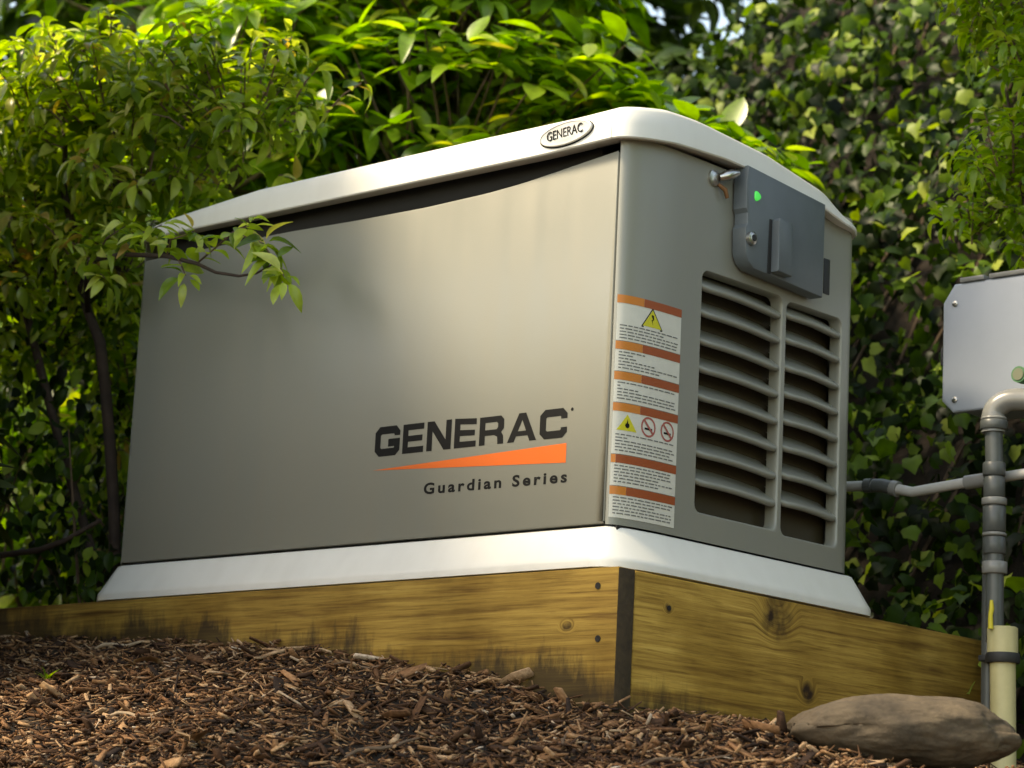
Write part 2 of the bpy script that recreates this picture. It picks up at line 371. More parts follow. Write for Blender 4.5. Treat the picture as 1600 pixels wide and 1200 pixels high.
# ------------------------------------------------------------------ timber frame
frame = thing('timber_frame', 'low frame of yellowish treated pine boards around the base of the generator', 'wooden frame', (FX-.03, FY+.03, -.15))
ZT = .006
def board(name, a, b, mat, par, bev=.003, endmat=None):
    m = MB(); m.box(a, b, bev); o = m.build(name, mat, par, 40)
    if endmat:
        o.data.materials.append(endmat)
        for p in o.data.polygons:
            if p.normal.x > .9: p.material_index = 1
    return o
board('front_board', (-3.6, FY, -.40), (FX, FY+.038, ZT), M_WOODF, frame, .0025, M_WOODEND)
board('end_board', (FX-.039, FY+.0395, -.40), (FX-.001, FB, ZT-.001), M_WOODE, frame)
board('back_board', (-3.6, FB-.04, -.30), (FX-.0405, FB-.002, ZT-.002), M_WOODF, frame)
for (x, z) in ((-.003, -.021), (.001, -.098)):
    m = MB(); m.tube([(x, FY-.0012, z), (x, FY+.004, z)], [.0052, .004] if x > -.03 else [.0035, .003], 10)
    m.build('screw', M_DARK, frame, 40)
m = MB(); m.tube([(FX+.001, .083, -.041), (FX-.004, .083, -.041)], [.004, .003], 8); m.build('screw', M_DARK, frame, 40)
# gravel bed inside the frame
def gravel():
    n = 2600; xs = RNG.uniform(-1.7, FX-.045, n); ys = RNG.uniform(FY+.045, FB-.05, n)
    V = []; F = []; ico = [(0, 0, 1), (.9, 0, .1), (.3, .85, -.1), (-.75, .5, .1), (-.7, -.6, -.1), (.3, -.85, .1), (0, 0, -1)]
    f = [(0, 1, 2), (0, 2, 3), (0, 3, 4), (0, 4, 5), (0, 5, 1), (6, 2, 1), (6, 3, 2), (6, 4, 3), (6, 5, 4), (6, 1, 5)]
    for x, y in zip(xs, ys):
        if -1.16 < x < .0 and .03 < y < .6: continue
        o = len(V); s = RNG.uniform(.007, .014); a = RNG.uniform(0, 6.28); c, q = math.cos(a), math.sin(a)
        V += [(x+s*(p[0]*c-p[1]*q), y+s*(p[0]*q+p[1]*c), -.024+s*p[2]*.7) for p in ico]; F += [tuple(i+o for i in t) for t in f]
    me = bpy.data.meshes.new('gravel'); me.from_pydata(V, [], F); o = link('gravel', me, plain('grey_gravel', (.22, .21, .19), .85, var=.3, vscale=30)); o['kind'] = 'stuff'
    m = MB(); m.box((-1.75, FY+.042, -.06), (FX-.043, FB-.045, -.022)); struct(m.build('gravel_bed', M_SOIL))
gravel()

# ------------------------------------------------------------------ generator
L, D, HB, H = 1.1566, .5967, .0717, .5928
ZTOP = HB+H                                   # .6645
gen = thing('standby_generator', 'large beige standby generator cabinet with pale lid and base in timber frame', 'generator', (-L/2, D/2, -.02))
RX, RY = .0245, .13                            # corner ellipse
def corner_path(rx, ry, n=14):
    """front seam -> round the front/east corner -> start of the flat end face"""
    P = []
    for i in range(n+1):
        t = i/n*PI/2; e = 2/2.25
        P.append((-rx+rx*math.sin(t)**e, ry-ry*math.cos(t)**e))
    return P
CP = corner_path(RX, RY, 18)
def back_corner(rx=.03, ry=.03, n=8):
    return [(-rx+rx*math.cos(i/n*PI/2), D-ry+ry*math.sin(i/n*PI/2)) for i in range(n+1)]
BC = back_corner()
def strip(path, z0, z1, mb, nz=1):
    o = []
    for k in range(nz+1):
        z = z0+(z1-z0)*k/nz; o.append([(x, y, z) for x, y in path])
    V = [p for r in o for p in r]; n = len(path)
    F = [(k*n+i, k*n+i+1, (k+1)*n+i+1, (k+1)*n+i) for k in range(nz) for i in range(n-1)]
    mb.add(V, F)
ZP = .672
# --- end panel (corner + louvred end + back corner) with the two louvre openings
def rrect(y0, y1, z0, z1, r, n=5):
    P = []
    for cx, cz, a0 in ((y1-r, z0+r, -PI/2), (y1-r, z1-r, 0), (y0+r, z1-r, PI/2), (y0+r, z0+r, PI)):
        P += [(cx+r*math.cos(a0+PI/2*i/n), cz+r*math.sin(a0+PI/2*i/n)) for i in range(n+1)]
    return P
LC = [(.178, .389, .117, .500), (.398, .554, .112, .496)]      # y0,y1,z0,z1 of the two louvre fields
mb = MB()
strip(CP, HB+.004, ZP, mb, 1); strip(BC+[(-.10, D)], HB+.004, ZP, mb, 1)
outer = [(RY, HB+.004), (D-.03, HB+.004), (D-.03, ZP), (RY, ZP)]
holes = [rrect(*c, .016) for c in LC]
def cell(a, b, c, d, hole):
    y0, y1 = min(p[0] for p in hole), max(p[0] for p in hole); z0, z1 = min(p[1] for p in hole), max(p[1] for p in hole)
    for q in ((a, y0, c, d), (y1, b, c, d), (y0, y1, c, z0), (y0, y1, z1, d)):
        mb.add([(0, q[0], q[2]), (0, q[1], q[2]), (0, q[1], q[3]), (0, q[0], q[3])], [(0, 1, 2, 3)])
    m_ = len(hole)//4
    for k, cn in enumerate(((y1, z0), (y1, z1), (y0, z1), (y0, z0))):
        a_ = hole[k*m_:(k+1)*m_]; mb.add([(0, *cn)]+[(0, *p) for p in a_], [(0, i+1, i+2) for i in range(m_-1)])
cell(RY, .394, HB+.004, ZP, holes[0]); cell(.394, D-.03, HB+.004, ZP, holes[1])
for (y0, y1, z0, z1) in LC:      # rolled rim of each opening
    rings = []
    for (ins, dx) in ((0, 0), (.0012, -.0008), (.0024, -.003), (.0030, -.010), (.0030, -.022)):
        rings.append([(dx, u, v) for u, v in rrect(y0+ins, y1-ins, z0+ins*1.3, z1-ins*.6, .016-ins*.8)])
    n = len(rings[0]); V = [p for r in rings for p in r]
    mb.add(V, [(k*n+i, k*n+(i+1) % n, (k+1)*n+(i+1) % n, (k+1)*n+i) for k in range(len(rings)-1) for i in range(n)])
# folded return into the front seam
mb.add([(CP[0][0], CP[0][1], HB+.004), (CP[0][0], CP[0][1], ZP), (CP[0][0]-.0015, .0015, HB+.004), (CP[0][0]-.0015, .0015, ZP), (CP[0][0]-.0015, .018, HB+.004), (CP[0][0]-.0015, .018, ZP)], [(0, 1, 3, 2), (2, 3, 5, 4)])
endp = mb.build('end_panel', M_BODY, gen, 35)
# --- louvre blades
zl = [.4675, .4265, .3815, .338, .294, .2505, .206, .162]
prof = [(-.020, .0030), (-.008, -.0026), (-.0005, -.0042), (.0026, -.0026), (.0038, .0004), (.0030, .0036), (-.0010, .0066), (-.0070, .0110), (-.0150, .0165), (-.0240, .0220), (-.0340, .0300)]
blades = {}
for ci, (y0, y1, z0, z1) in enumerate(LC):
    ny = 12; V = []; F = []
    for j in range(ny+1):
        s = j/ny; y = y0+.002+(y1-y0-.004)*s
        e = min(s/.10, (1-s)/.10, 1); e = math.sin(e*PI/2)        # ends tuck back and up into the rim
        sag = .0035*math.sin(s*PI) - .006*s
        for (px, pz) in prof:
            V.append((px-(1-e)*.006, y, pz+sag+(1-e)*.004))
    n = len(prof)
    for j in range(ny):
        for i in range(n-1): F.append((j*n+i, j*n+i+1, (j+1)*n+i+1, (j+1)*n+i))
    me = bpy.data.meshes.new('louvre_blade'); me.from_pydata(V, [], F); fix(me)
    for p in me.polygons: p.use_smooth = True
    me.materials.append(M_BODY)
    for z in zl:
        o = bpy.data.objects.new('louvre_blade', me); COL.objects.link(o); o.parent = gen
        o.matrix_parent_inverse = pinv(gen); o.location = (0, 0, z+.002)
mb = MB(); mb.box((-.045, .16, .085), (-.036, .565, .51)); mb.build('louvre_backing', plain('shaded_backing_olive', (.06, .048, .028), .5), gen)  # body paint darkened in colour for the shade behind the blades
# small black vent slot near the back corner
mb = MB(); mb.box((-.004, .497, .528), (.0015, .514, .588), .0012); mb.build('black_hinge_cover', M_RUBBER, gen, 40)
# --- front panel with dipped top edge
def top_edge(x):
    return np.interp(x, [-1.14, -.95, -.755, -.6, -.436, -.3, -.228, -.161, -.09, -.03], [.626, .627, .627, .623, .6215, .6245, .629, .636, .644, .6505])
XL, XR = -L+.022, -RX-.0045
xs = np.linspace(XL, XR, 60); mb = MB(); zt = top_edge(xs)
for k, (y, dz) in enumerate([(0, 0)]):
    V = [(x, 0, HB+.009) for x in xs]+[(x, 0, z-.004) for x, z in zip(xs, zt)]+[(x, .0014, z-.0008) for x, z in zip(xs, zt)]+[(x, .005, z) for x, z in zip(xs, zt)]+[(x, .02, z) for x, z in zip(xs, zt)]
    n = len(xs); mb.add(V, [(r*n+i, r*n+i+1, (r+1)*n+i+1, (r+1)*n+i) for r in range(4) for i in range(n-1)])
    V = [(x, 0, HB+.009) for x in xs]+[(x, .0015, HB+.0065) for x in xs]+[(x, .02, HB+.0065) for x in xs]
    mb.add(V, [(r*n+i, (r+1)*n+i, (r+1)*n+i+1, r*n+i+1) for r in range(2) for i in range(n-1)])
mb.add([(XR, 0, HB+.009), (XR, 0, .647), (XR+.0012, .002, .647), (XR+.0012, .002, HB+.009), (XR+.0012, .02, .647), (XR+.0012, .02, HB+.009)], [(0, 3, 2, 1), (3, 5, 4, 2)])
mb.build('front_panel', M_BODY, gen, 35)
# left end + back
lp = [(XL-.0015, .0008)]+[(-L+.022-.022*math.sin(t), .07-.07*math.cos(t)) for t in np.linspace(.08, PI/2, 10)]+[(-L, D-.07)]+[(-L+.05-.05*math.cos(t), D-.07+.07*math.sin(t)) for t in np.linspace(0, PI/2, 8)]+[(-.10, D)]
mb = MB(); strip(lp, HB+.004, ZP, mb); mb.build('rear_panel', M_BODY, gen, 35)
# near-black block that makes the inside behind the gaps read as unlit
mb = MB(); mb.box((-L+.03, .022, HB), (-.08, D-.03, .668)); mb.build('dark_inner_block', M_DARK, gen)

# --- sweeps for lid and base: closed plan path with outward normals
def plan(sx0=-L, sx1=0., sy0=0., sy1=D, split=None):
    """counter-clockwise from the front seam: list of (x,y,nx,ny)"""
    P = []
    def ell(cx, cy, rx, ry, a0, a1, n):
        for i in range(n+1):
            a = a0+(a1-a0)*i/n; c, s = math.cos(a), math.sin(a)
            e = 2/2.25 if ry > .1 else 1
            X, Y = math.copysign(abs(c)**e, c)*rx, math.copysign(abs(s)**e, s)*ry
            nn = Vector((c/rx, s/ry, 0)).normalized(); P.append((cx+X, cy+Y, nn.x, nn.y))
    for x in np.linspace(sx0+.05, sx1-RX-.001, 40): P.append((x, sy0, 0, -1))
    ell(sx1-RX, sy0+RY, RX, RY, -PI/2, 0, 18)
    for y in np.linspace(sy0+RY+.01, sy1-.08, 20): P.append((sx1, y, 1, 0))
    ell(sx1-.06, sy1-.07, .06, .07, 0, PI/2, 10)
    P.append((sx0+.05, sy1, 0, 1)); ell(sx0+.05, sy1-.06, .05, .06, PI/2, PI, 8); ell(sx0+.05, sy0+.06, .05, .06, PI, 3*PI/2, 8)
    return P
PL = plan()
def sweep(profile_at, path, closed, mb):
    rows = [profile_at(*p) for p in path]; n = len(rows[0]); V = [q for r in rows for q in r]; F = []
    m_ = len(rows)
    for j in range(m_ if closed else m_-1):
        j2 = (j+1) % m_
        for i in range(n-1): F.append((j*n+i, j2*n+i, j2*n+i+1, j*n+i+1))
    mb.add(V, F)
def lid_prof(x, y, nx, ny):
    # measured heights of the rim's upper and lower edges round the cabinet
    zf_t = np.interp(x, [-L, -1.05, -.83, -.3, -.1, 0], [.672, .689, .706, .709, .709, .712])
    zt = np.interp(y, [-.02, .065, .144, .31, .47, .53, .60], [0, .013, .015, .006, -.018, -.046, -.055])+zf_t
    zb = np.interp(y, [-.02, .08, .2, .31, .45, .53, .6], [.6605, .672, .678, .676, .664, .648, .645]) - .004*(1-sm(-.2, 0, x))*(1-sm(0, .2, y))
    zb = min(zb, zt-.008); h = zt-zb
    o = .022
    P = [(-.012, zb+.004), (.010, zb+.002), (o-.002, zb), (o, zb+.002), (o-.0008, zb+h*.45), (o-.004, zt-.008 if h > .03 else zb+h*.7), (o-.0075, zt-.003), (o-.013, zt), (o-.03, zt+.004), (o-.07, zt+.010)]
    return [(x+nx*a, y+ny*a, z) for a, z in P]
iS = next(i for i, p in enumerate(PL) if p[0] > -RX-.0015)
seamA = PL[:iS+1]; ex = PL[iS]
mb = MB(); sweep(lid_prof, [(-.0248, 0, 0, -1)]+PL[iS:]+[PL[0]], False, mb)
# roof skin
rim = [lid_prof(*p)[-1] for p in PL]; cx, cy = -L/2, D/2
V = [tuple(p) for p in rim]; n = len(rim); V2 = [(cx+(p[0]-cx)*.5, cy+(p[1]-cy)*.5, .728) for p in rim]; V += V2; V.append((cx, cy, .732))
F = [(i, (i+1) % n, n+(i+1) % n, n+i) for i in range(n)]+[(n+i, n+(i+1) % n, 2*n) for i in range(n)]
mb.add(V, F)
lid = mb.build('lid', M_LID, gen, 42)
mb = MB(); ends = [list(p) for p in (PL[iS], PL[iS])]
p1 = list(PL[iS]); p1[0] = -RX+.0005; sweep(lid_prof, PL[:iS]+[(-.0262, 0, 0, -1)], False, mb); mb.build('lid_front_rim', M_LID, gen, 42)
# --- base
def base_prof(x, y, nx, ny):
    fl = .0325
    P = [(-.02, HB+.002), (-.004, HB+.002), (.0005, HB), (.0025, HB-.003), (fl-.004, .026), (fl-.0008, .0215), (fl, .017), (fl, .0085), (fl-.02, .007)]
    return [(x+nx*a, y+ny*a, z) for a, z in P]
# flared skirt: sharper corners than the cabinet
def base_path():
    P = []
    def ell(cx, cy, rx, ry, a0, a1, n):
        for i in range(n+1):
            a = a0+(a1-a0)*i/n; c, s = math.cos(a), math.sin(a); nn = Vector((c/rx, s/ry, 0)).normalized(); P.append((cx+rx*c, cy+ry*s, nn.x, nn.y))
    for x in np.linspace(-L+.02, -RX-.002, 30): P.append((x, 0, 0, -1))
    for i in range(17):
        t = i/16*PI/2; e = 2/2.25; nn = Vector((math.sin(t)/RX, -math.cos(t)/RY, 0)).normalized()
        P.append((-RX+RX*math.sin(t)**e, RY-RY*math.cos(t)**e, nn.x, nn.y))
    for y in np.linspace(RY+.01, D-.012, 16): P.append((0, y, 1, 0))
    ell(-.010, D-.004, .010, .010, 0, PI/2, 5); ell(-L+.02, D-.02, .02, .02, PI/2, PI, 5); ell(-L+.02, .02, .02, .02, PI, 3*PI/2, 5)
    return P
mb = MB(); sweep(base_prof, base_path(), True, mb); base = mb.build('base', M_LID, gen, 28)
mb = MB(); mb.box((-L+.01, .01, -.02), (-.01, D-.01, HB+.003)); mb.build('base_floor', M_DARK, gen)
# --- badge on the lid rim (domed oval, raised lettering)
def font_mesh(txt, size, place, name, mat, parent, spacing=1., depth=0, bold=0):
    cu = bpy.data.curves.new(name, 'FONT'); cu.body = txt; cu.size = size; cu.space_character = spacing; cu.offset = bold
    cu.fill_mode = 'FRONT' if not depth else 'BOTH'; cu.extrude = depth; cu.resolution_u = 4
    o = bpy.data.objects.new(name, cu); COL.objects.link(o); bpy.context.view_layer.update()
    me = bpy.data.meshes.new_from_object(o.evaluated_get(bpy.context.evaluated_depsgraph_get()))
    bpy.data.objects.remove(o); bpy.data.curves.remove(cu)
    co = np.empty(len(me.vertices)*3); me.vertices.foreach_get('co', co); co = co.reshape(-1, 3)
    mn, mx = co.min(0), co.max(0)
    for v, c in zip(me.vertices, co): v.co = place((c[0]-mn[0])/(mx[0]-mn[0]), (c[1]-mn[1])/(mx[1]-mn[1]), c[2])
    me.name = name; me.materials.clear(); return link(name, me, mat, parent)
BX, BZ, BA, BB = -.116, .6855, .053, .0185
tilt = math.radians(4)
def bpt(u, v, h):    # badge coordinates -> world on the rim's front
    c, s = math.cos(tilt), math.sin(tilt)
    return (BX+u*c-v*s, -.0215-h, BZ+u*s+v*c)
mb = MB(); n = 40; rings = [(1, 0), (1.0, .0028), (.97, .0042), (.90, .0046), (.87, .0036), (.82, .0036), (.6, .0046), (.3, .0052)]
V = [bpt(BA*(1-(1-r)*.45 if r > .8 else r)*math.cos(2*PI*i/n), BB*r*math.sin(2*PI*i/n), h) for r, h in rings for i in range(n)]+[bpt(0, 0, .0054)]
F = [(k*n+i, k*n+(i+1) % n, (k+1)*n+(i+1) % n, (k+1)*n+i) for k in range(len(rings)-1) for i in range(n)]+[((len(rings)-1)*n+i, (len(rings)-1)*n+(i+1) % n, len(rings)*n) for i in range(n)]
mb.add(V, F); badge = mb.build('oval_badge', M_CHROME, gen, 50)
mb = MB(); V = [bpt(BA*k*math.cos(2*PI*i/n), BB*k2*math.sin(2*PI*i/n)-.0006, h) for k, k2, h in ((1.03, 1.08, 0), (1.03, 1.08, .0012), (.9, .9, .0014)) for i in range(n)]
mb.add(V, [(k*n+i, k*n+(i+1) % n, (k+1)*n+(i+1) % n, (k+1)*n+i) for k in range(2) for i in range(n)]); mb.build('badge_black_rim', M_BLACK, badge)  # black rim just outside the badge edge, set slightly low
font_mesh('GENERAC', .02, lambda u, v, h: bpt((u-.5)*.072, (v-.5)*.0150+.001, .0052+(.0008 if h > 0 else 0)), 'badge_lettering', M_BLACK, badge, depth=.001)

# --- logo on the front panel
def stroke(pts, w):
    """constant-width stroke of an open centre line as one polygon"""
    pts = [Vector(p) for p in pts]; Lf, Rt = [], []
    for i, p in enumerate(pts):
        if i == 0: d = (pts[1]-p).normalized(); nrm = Vector((-d.y, d.x)); k = 1
        elif i == len(pts)-1: d = (p-pts[-2]).normalized(); nrm = Vector((-d.y, d.x)); k = 1
        else:
            d1 = (p-pts[i-1]).normalized(); d2 = (pts[i+1]-p).normalized(); nrm = (Vector((-d1.y, d1.x))+Vector((-d2.y, d2.x))).normalized()
            k = 1/max(.35, nrm.dot(Vector((-d1.y, d1.x))))
        Lf.append(p+nrm*w/2*k); Rt.append(p-nrm*w/2*k)
    return [tuple(p) for p in Lf+Rt[::-1]]
W = .265
glyph = {
 'G': (1.16, [stroke([(1.04, .67), (1.04, .77), (.93, .88), (.25, .88), (.12, .76), (.12, .24), (.25, .12), (.93, .12), (1.04, .22), (1.04, .44), (.62, .44)], W)]),
 'C': (1.14, [stroke([(1.02, .65), (1.02, .77), (.91, .88), (.25, .88), (.12, .76), (.12, .24), (.25, .12), (.91, .12), (1.02, .23), (1.02, .35)], W)]),
 'E': (.98, [[(0, 0), (.98, 0), (.98, .21), (.25, .21), (.25, .40), (.92, .40), (.92, .60), (.25, .60), (.25, .79), (.98, .79), (.98, 1), (0, 1)]]),
 'N': (1.12, [[(0, 0), (.25, 0), (.25, .66), (.80, 0), (1.12, 0), (1.12, 1), (.87, 1), (.87, .34), (.32, 1), (0, 1)]]),
 'R': (1.10, [[(0, 0), (.25, 0), (.25, .33), (.66, .33), (.80, .26), (.82, 0), (1.08, 0), (1.06, .28), (.97, .42), (1.08, .54), (1.08, .86), (.94, 1), (0, 1)], [(.25, .53), (.25, .79), (.76, .79), (.82, .73), (.82, .60), (.76, .53)]]),
 'A': (1.26, [[(0, 0), (.29, 0), (.38, .20), (.88, .20), (.97, 0), (1.26, 0), (.78, 1), (.48, 1)], [(.45, .37), (.63, .76), (.81, .37)]]),
}
word = 'GENERAC'; tot = sum(glyph[c][0] for c in word)+.15*6; sx = (.517-.108)/tot; x = -.517
for ch in word:
    wd, loops = glyph[ch]; x0 = x
    def pl(u, v, x0=x0): 
        X = x0+u*sx; return (X, -.0004, .2165+.0445*v+(X+.517)*-.006+.003*v*(X < -.3))
    mb = MB(); mb.poly(loops, pl); mb.build('logo_letter', M_BLACK, gen); x += (wd+.15)*sx
mb = MB(); mb.add([(-.521, -.0004, .1945), (-.107, -.0004, .1745), (-.107, -.0004, .2045)], [(0, 1, 2)]); mb.build('logo_orange_wedge', M_ORANGE, gen)
mb = MB(); mb.add([(-.0985+.0028*math.cos(a), -.0004, .2555+.0028*math.sin(a)) for a in np.linspace(0, 2*PI, 9)[:-1]], [tuple(range(8))]); mb.build('registered_mark', M_BLACK, gen)
font_mesh('Guardian Series', .02, lambda u, v, h: (-.402+.299*u, -.0004, .1468+.0185*v-.003*u), 'logo_series_lettering', M_BLACK, gen, spacing=1.35, bold=.0006)

# --- warning labels wrapped round the corner
arc = [0]; Q = [(-RX, 0)]+CP[1:]+[(0, .20)]
for a, b in zip(Q[:-1], Q[1:]): arc.append(arc[-1]+math.hypot(b[0]-a[0], b[1]-a[1]))
def wrap(s, off):
    s += .005; i = max(0, min(len(arc)-2, int(np.searchsorted(arc, s))-1)); t = (s-arc[i])/(arc[i+1]-arc[i])
    a, b = Vector(Q[i]), Vector(Q[i+1]); p = a.lerp(b, t)
    d = (Vector(Q[min(i+2, len(Q)-1)])-Vector(Q[max(i-1, 0)])).normalized(); nn = Vector((d.y, -d.x)); p += nn*off
    return p.x, p.y
LW = .132
def patch(mb, s0, s1, z0, z1, off, lean=0):
    n = max(1, int((s1-s0)/.006)); V = []
    for i in range(n+1):
        s = s0+(s1-s0)*i/n; px, py = wrap(s, off)
        V += [(px, py, z0), (px, py, z1)]
    mb.add(V, [(2*i, 2*i+2, 2*i+3, 2*i+1) for i in range(n)])
def disc(mb, s, z, r, off, n=16, hole=0, sides=None):
    pts = [(s+r*math.cos(a), z+r*math.sin(a)) for a in np.linspace(0, 2*PI, n+1)[:-1]]
    loops = [pts]
    if hole: loops.append([(s+hole*math.cos(a), z+hole*math.sin(a)) for a in np.linspace(0, 2*PI, n+1)[:-1]][::-1])
    mb.poly(loops, lambda u, v: (*wrap(u, off), v))
def tri_strip(mb, s0, s1, zb, zt, off, n=12):
    V = []
    for i in range(n+1):
        f = i/n; px, py = wrap(s0+(s1-s0)*f, off); V += [(px, py, zb), (px, py, zb+max(.0003, (zt-zb)*(1-abs(2*f-1))))]
    mb.add(V, [(2*i, 2*i+2, 2*i+3, 2*i+1) for i in range(n)])
def polyw(mb, pts, off): mb.poly([pts], lambda u, v: (*wrap(u, off), v))
zs = [.4235, .3525, .3060, .2585, .1805, .1330, .0850]
for k in range(6):
    zt_, zb_ = zs[k]+.0005, zs[k+1]+.0015
    mb = MB(); patch(mb, .0, LW, zb_, zt_, .0006)
    lab = mb.build('warning_label', M_PAPER, gen, 30)
    mb = MB(); patch(mb, .0, LW*(.36 if k < 4 else .05 if k == 4 else .2), zt_-.0125, zt_, .0010); mb.build('label_header', M_ORANGE2, lab, 30)
    mb = MB(); patch(mb, LW*(.36 if k < 4 else .05 if k == 4 else .2)+.0003, LW*1.0, zt_-.0125, zt_, .0010); mb.build('label_header', M_RUST, lab, 30)
    ty = zt_-.0165
    if k == 0:
        zc = zt_-.028
        mb = MB(); tri_strip(mb, .046, .086, zc-.013, zc+.014, .0010); mb.build('hazard_triangle', M_YEL, lab)
        mb = MB(); polyw(mb, [(.063, zc+.006), (.0665, zc-.001), (.0635, zc-.002), (.0675, zc-.010), (.0655, zc-.003), (.069, zc-.0005), (.068, zc+.006)], .0013)
        for q0, q1 in (((.044, zc-.0145), (.088, zc-.0145)), ((.088, zc-.0145), (.0662, zc+.0155)), ((.0658, zc+.0155), (.044, zc-.0145))):
            d = (Vector(q1)-Vector(q0)).normalized()*.0009; polyw(mb, [(q0[0]-d.y, q0[1]+d.x), (q0[0]+d.y, q0[1]-d.x), (q1[0]+d.y, q1[1]-d.x), (q1[0]-d.y, q1[1]+d.x)], .0008)
        mb.build('hazard_symbol', M_BLACK, lab)
        ty = zc-.0185
    if k == 3:
        zc = zt_-.029
        mb = MB(); tri_strip(mb, .006, .042, zc-.012, zc+.013, .0010); mb.build('hazard_triangle', M_YEL, lab)
        mb = MB(); disc(mb, .024, zc-.004, .004, .0013, 10); polyw(mb, [(.0225, zc-.002), (.0255, zc-.002), (.024, zc+.006)], .0016); mb.build('hazard_symbol', M_BLACK, lab)
        for sc_ in (.066, .108):
            mb = MB(); disc(mb, sc_, zc, .0155, .0010, 20, .0125); mb.build('prohibition_ring', M_RED, lab)
            mb = MB(); q = .0088; polyw(mb, [(sc_-q-.0012, zc+q-.0012), (sc_+q-.0012, zc-q-.0012), (sc_+q+.0012, zc-q+.0012), (sc_-q+.0012, zc+q+.0012)], .0016); mb.build('prohibition_bar', M_RED, lab)
            mb = MB(); polyw(mb, [(sc_-.008, zc-.0045), (sc_+.008, zc-.0045), (sc_+.008, zc-.0015), (sc_-.008, zc-.0015)], .0012); mb.build('hazard_symbol', M_BLACK, lab)
        ty = zc-.0185
    mb = MB(); rr = random.Random(k)
    while ty > zb_+.0035:
        s = .005
        while s < LW-.012:
            wl = rr.uniform(.004, .013); 
            if s+wl > LW-.006: break
            patch(mb, s, s+wl, ty-.0009, ty+.0009, .0010); s += wl+.0022
            if rr.random() < .04: break
        ty -= .0048
    mb.build('label_print', M_TEXT, lab)

# --- control door
def door_outline(i=0):
    return [(.270, .516+i), (.456-i, .5085+i), (.458-i, .665), (.250+i, .680), (.246+i, .655), (.246+i, .610), (.2505+i, .603), (.2505+i, .585), (.246+i, .578), (.248+i, .537), (.256+i, .524+i)]
def extrude_yz(mb, pts, x0, x1, bev=.003):
    c = Vector((sum(p[0] for p in pts)/len(pts), sum(p[1] for p in pts)/len(pts)))
    def sc(k): return [tuple(c+(Vector(p)-c)*(1-k/max(.02, (Vector(p)-c).length))) for p in pts]
    rows = [[(x0, *p) for p in pts], [(x1-bev, *p) for p in pts], [(x1-bev*.3, *p) for p in sc(bev*.4)], [(x1, *p) for p in sc(bev*1.3)]]
    n = len(pts); mb.add([q for r in rows for q in r], [(k*n+i, k*n+(i+1) % n, (k+1)*n+(i+1) % n, (k+1)*n+i) for k in range(3) for i in range(n)]+[tuple(3*n+i for i in range(n))])
mb = MB(); extrude_yz(mb, door_outline(), .004, .030); door = mb.build('control_door', M_GREY, gen, 30)
mb = MB(); extrude_yz(mb, [(.312, .5195), (.350, .518), (.350, .600), (.346, .606), (.316, .607), (.312, .602)], .031, .046, .003); mb.build('door_handle', M_GREY, door, 30)
mb = MB(); extrude_yz(mb, [(.303, .516), (.3115, .516), (.3115, .605), (.306, .605)], .0305, .0318, .0003); mb.build('handle_dark_strip', M_RUBBER, door, 30)  # black strip along the left edge of the handle
mb = MB(); mb.tube([(.030, .258, .562), (.036, .258, .562), (.0375, .258, .562)], [.011, .0105, .008], 16); mb.build('door_lock', M_STEEL, door, 40)
mb = MB(); mb.tube([(.0376, .258, .562), (.0385, .258, .562)], [.0055, .0055], 12); mb.build('lock_core', M_RUBBER, door, 40)
mb = MB(); rr_ = [(.272+(.0078+.0010*math.cos(3*a))*math.cos(a), .634+(.0078+.0010*math.cos(3*a))*math.sin(a)) for a in np.linspace(0, 2*PI, 25)[:-1]]
V = [(.0302, *p) for p in rr_]+[(.0325, .272+(p[0]-.272)*.85, .634+(p[1]-.634)*.85) for p in rr_]+[(.0340, .272, .634)]; n = 24
mb.add(V, [(i_, (i_+1) % n, n+(i_+1) % n, n+i_) for i_ in range(n)]+[(n+i_, n+(i_+1) % n, 2*n) for i_ in range(n)]); mb.build('status_light', M_LED, door, 30)
# keyed latch beside the door: round escutcheon, bent lever, rusty pivot
mb = MB(); n = 18
for (r0, r1, x0, x1) in ((.013, .013, 0, .004), (.013, .008, .004, .006)):
    mb.tube([(x0, .197, .650), (x1, .197, .650)], [r0, r1], n)
mb.tube([(.006, .197, .650), (.0065, .197, .650)], [.005, .005], 10)
latch = mb.build('latch', M_STEEL, gen, 40)
mb = MB(); mb.tube([(.007, .205, .652), (.014, .212, .655), (.018, .222, .660), (.022, .234, .664)], [.006, .008, .008, .004], 10); mb.build('latch_lever', M_STEEL, latch, 50)
mb = MB(); mb.tube([(.003, .207, .642), (.010, .216, .634), (.010, .222, .622)], [.003, .004, .003], 8); mb.build('latch_pivot', plain('rusty_metal', (.22, .10, .04), .7, .3), latch, 50)

# ------------------------------------------------------------------ rock
def rock():
    bm = bmesh.new(); bmesh.ops.create_icosphere(bm, subdivisions=6, radius=1)
    ax = Vector((.74, .67, 0)); ay = Vector((-.67, .74, 0)); C = Vector((.440, .090, -.224))
    for v in bm.verts:
        p = v.co.copy(); e = .90
        q = Vector([math.copysign(abs(a)**e, a) for a in p]); x, y, z = q
        z *= (.85 if z > 0 else .9); z += .10*x*0-.10*(x-.2)**2*(z > 0)
        bump = .05*math.sin(3.1*x+1.7*y)+.03*math.sin(6.3*x-4*z+1)+.018*math.sin(13*x+9*y+5*z)
        s = 1+bump+.05*mnoise.noise(p*2.3)+.022*mnoise.noise(p*6)+.010*mnoise.noise(p*17)
        v.co = C+ax*(x*.150*s)+ay*(y*.088*s)+Vector((0, 0, z*.057*s))
    me = bpy.data.meshes.new('rock'); bm.to_mesh(me); bm.free()
    for p in me.polygons: p.use_smooth = True
    o = link('rock', me, M_ROCK); tag(o, 'smooth flat brown boulder lying in mulch below the end board', 'rock')
rock()

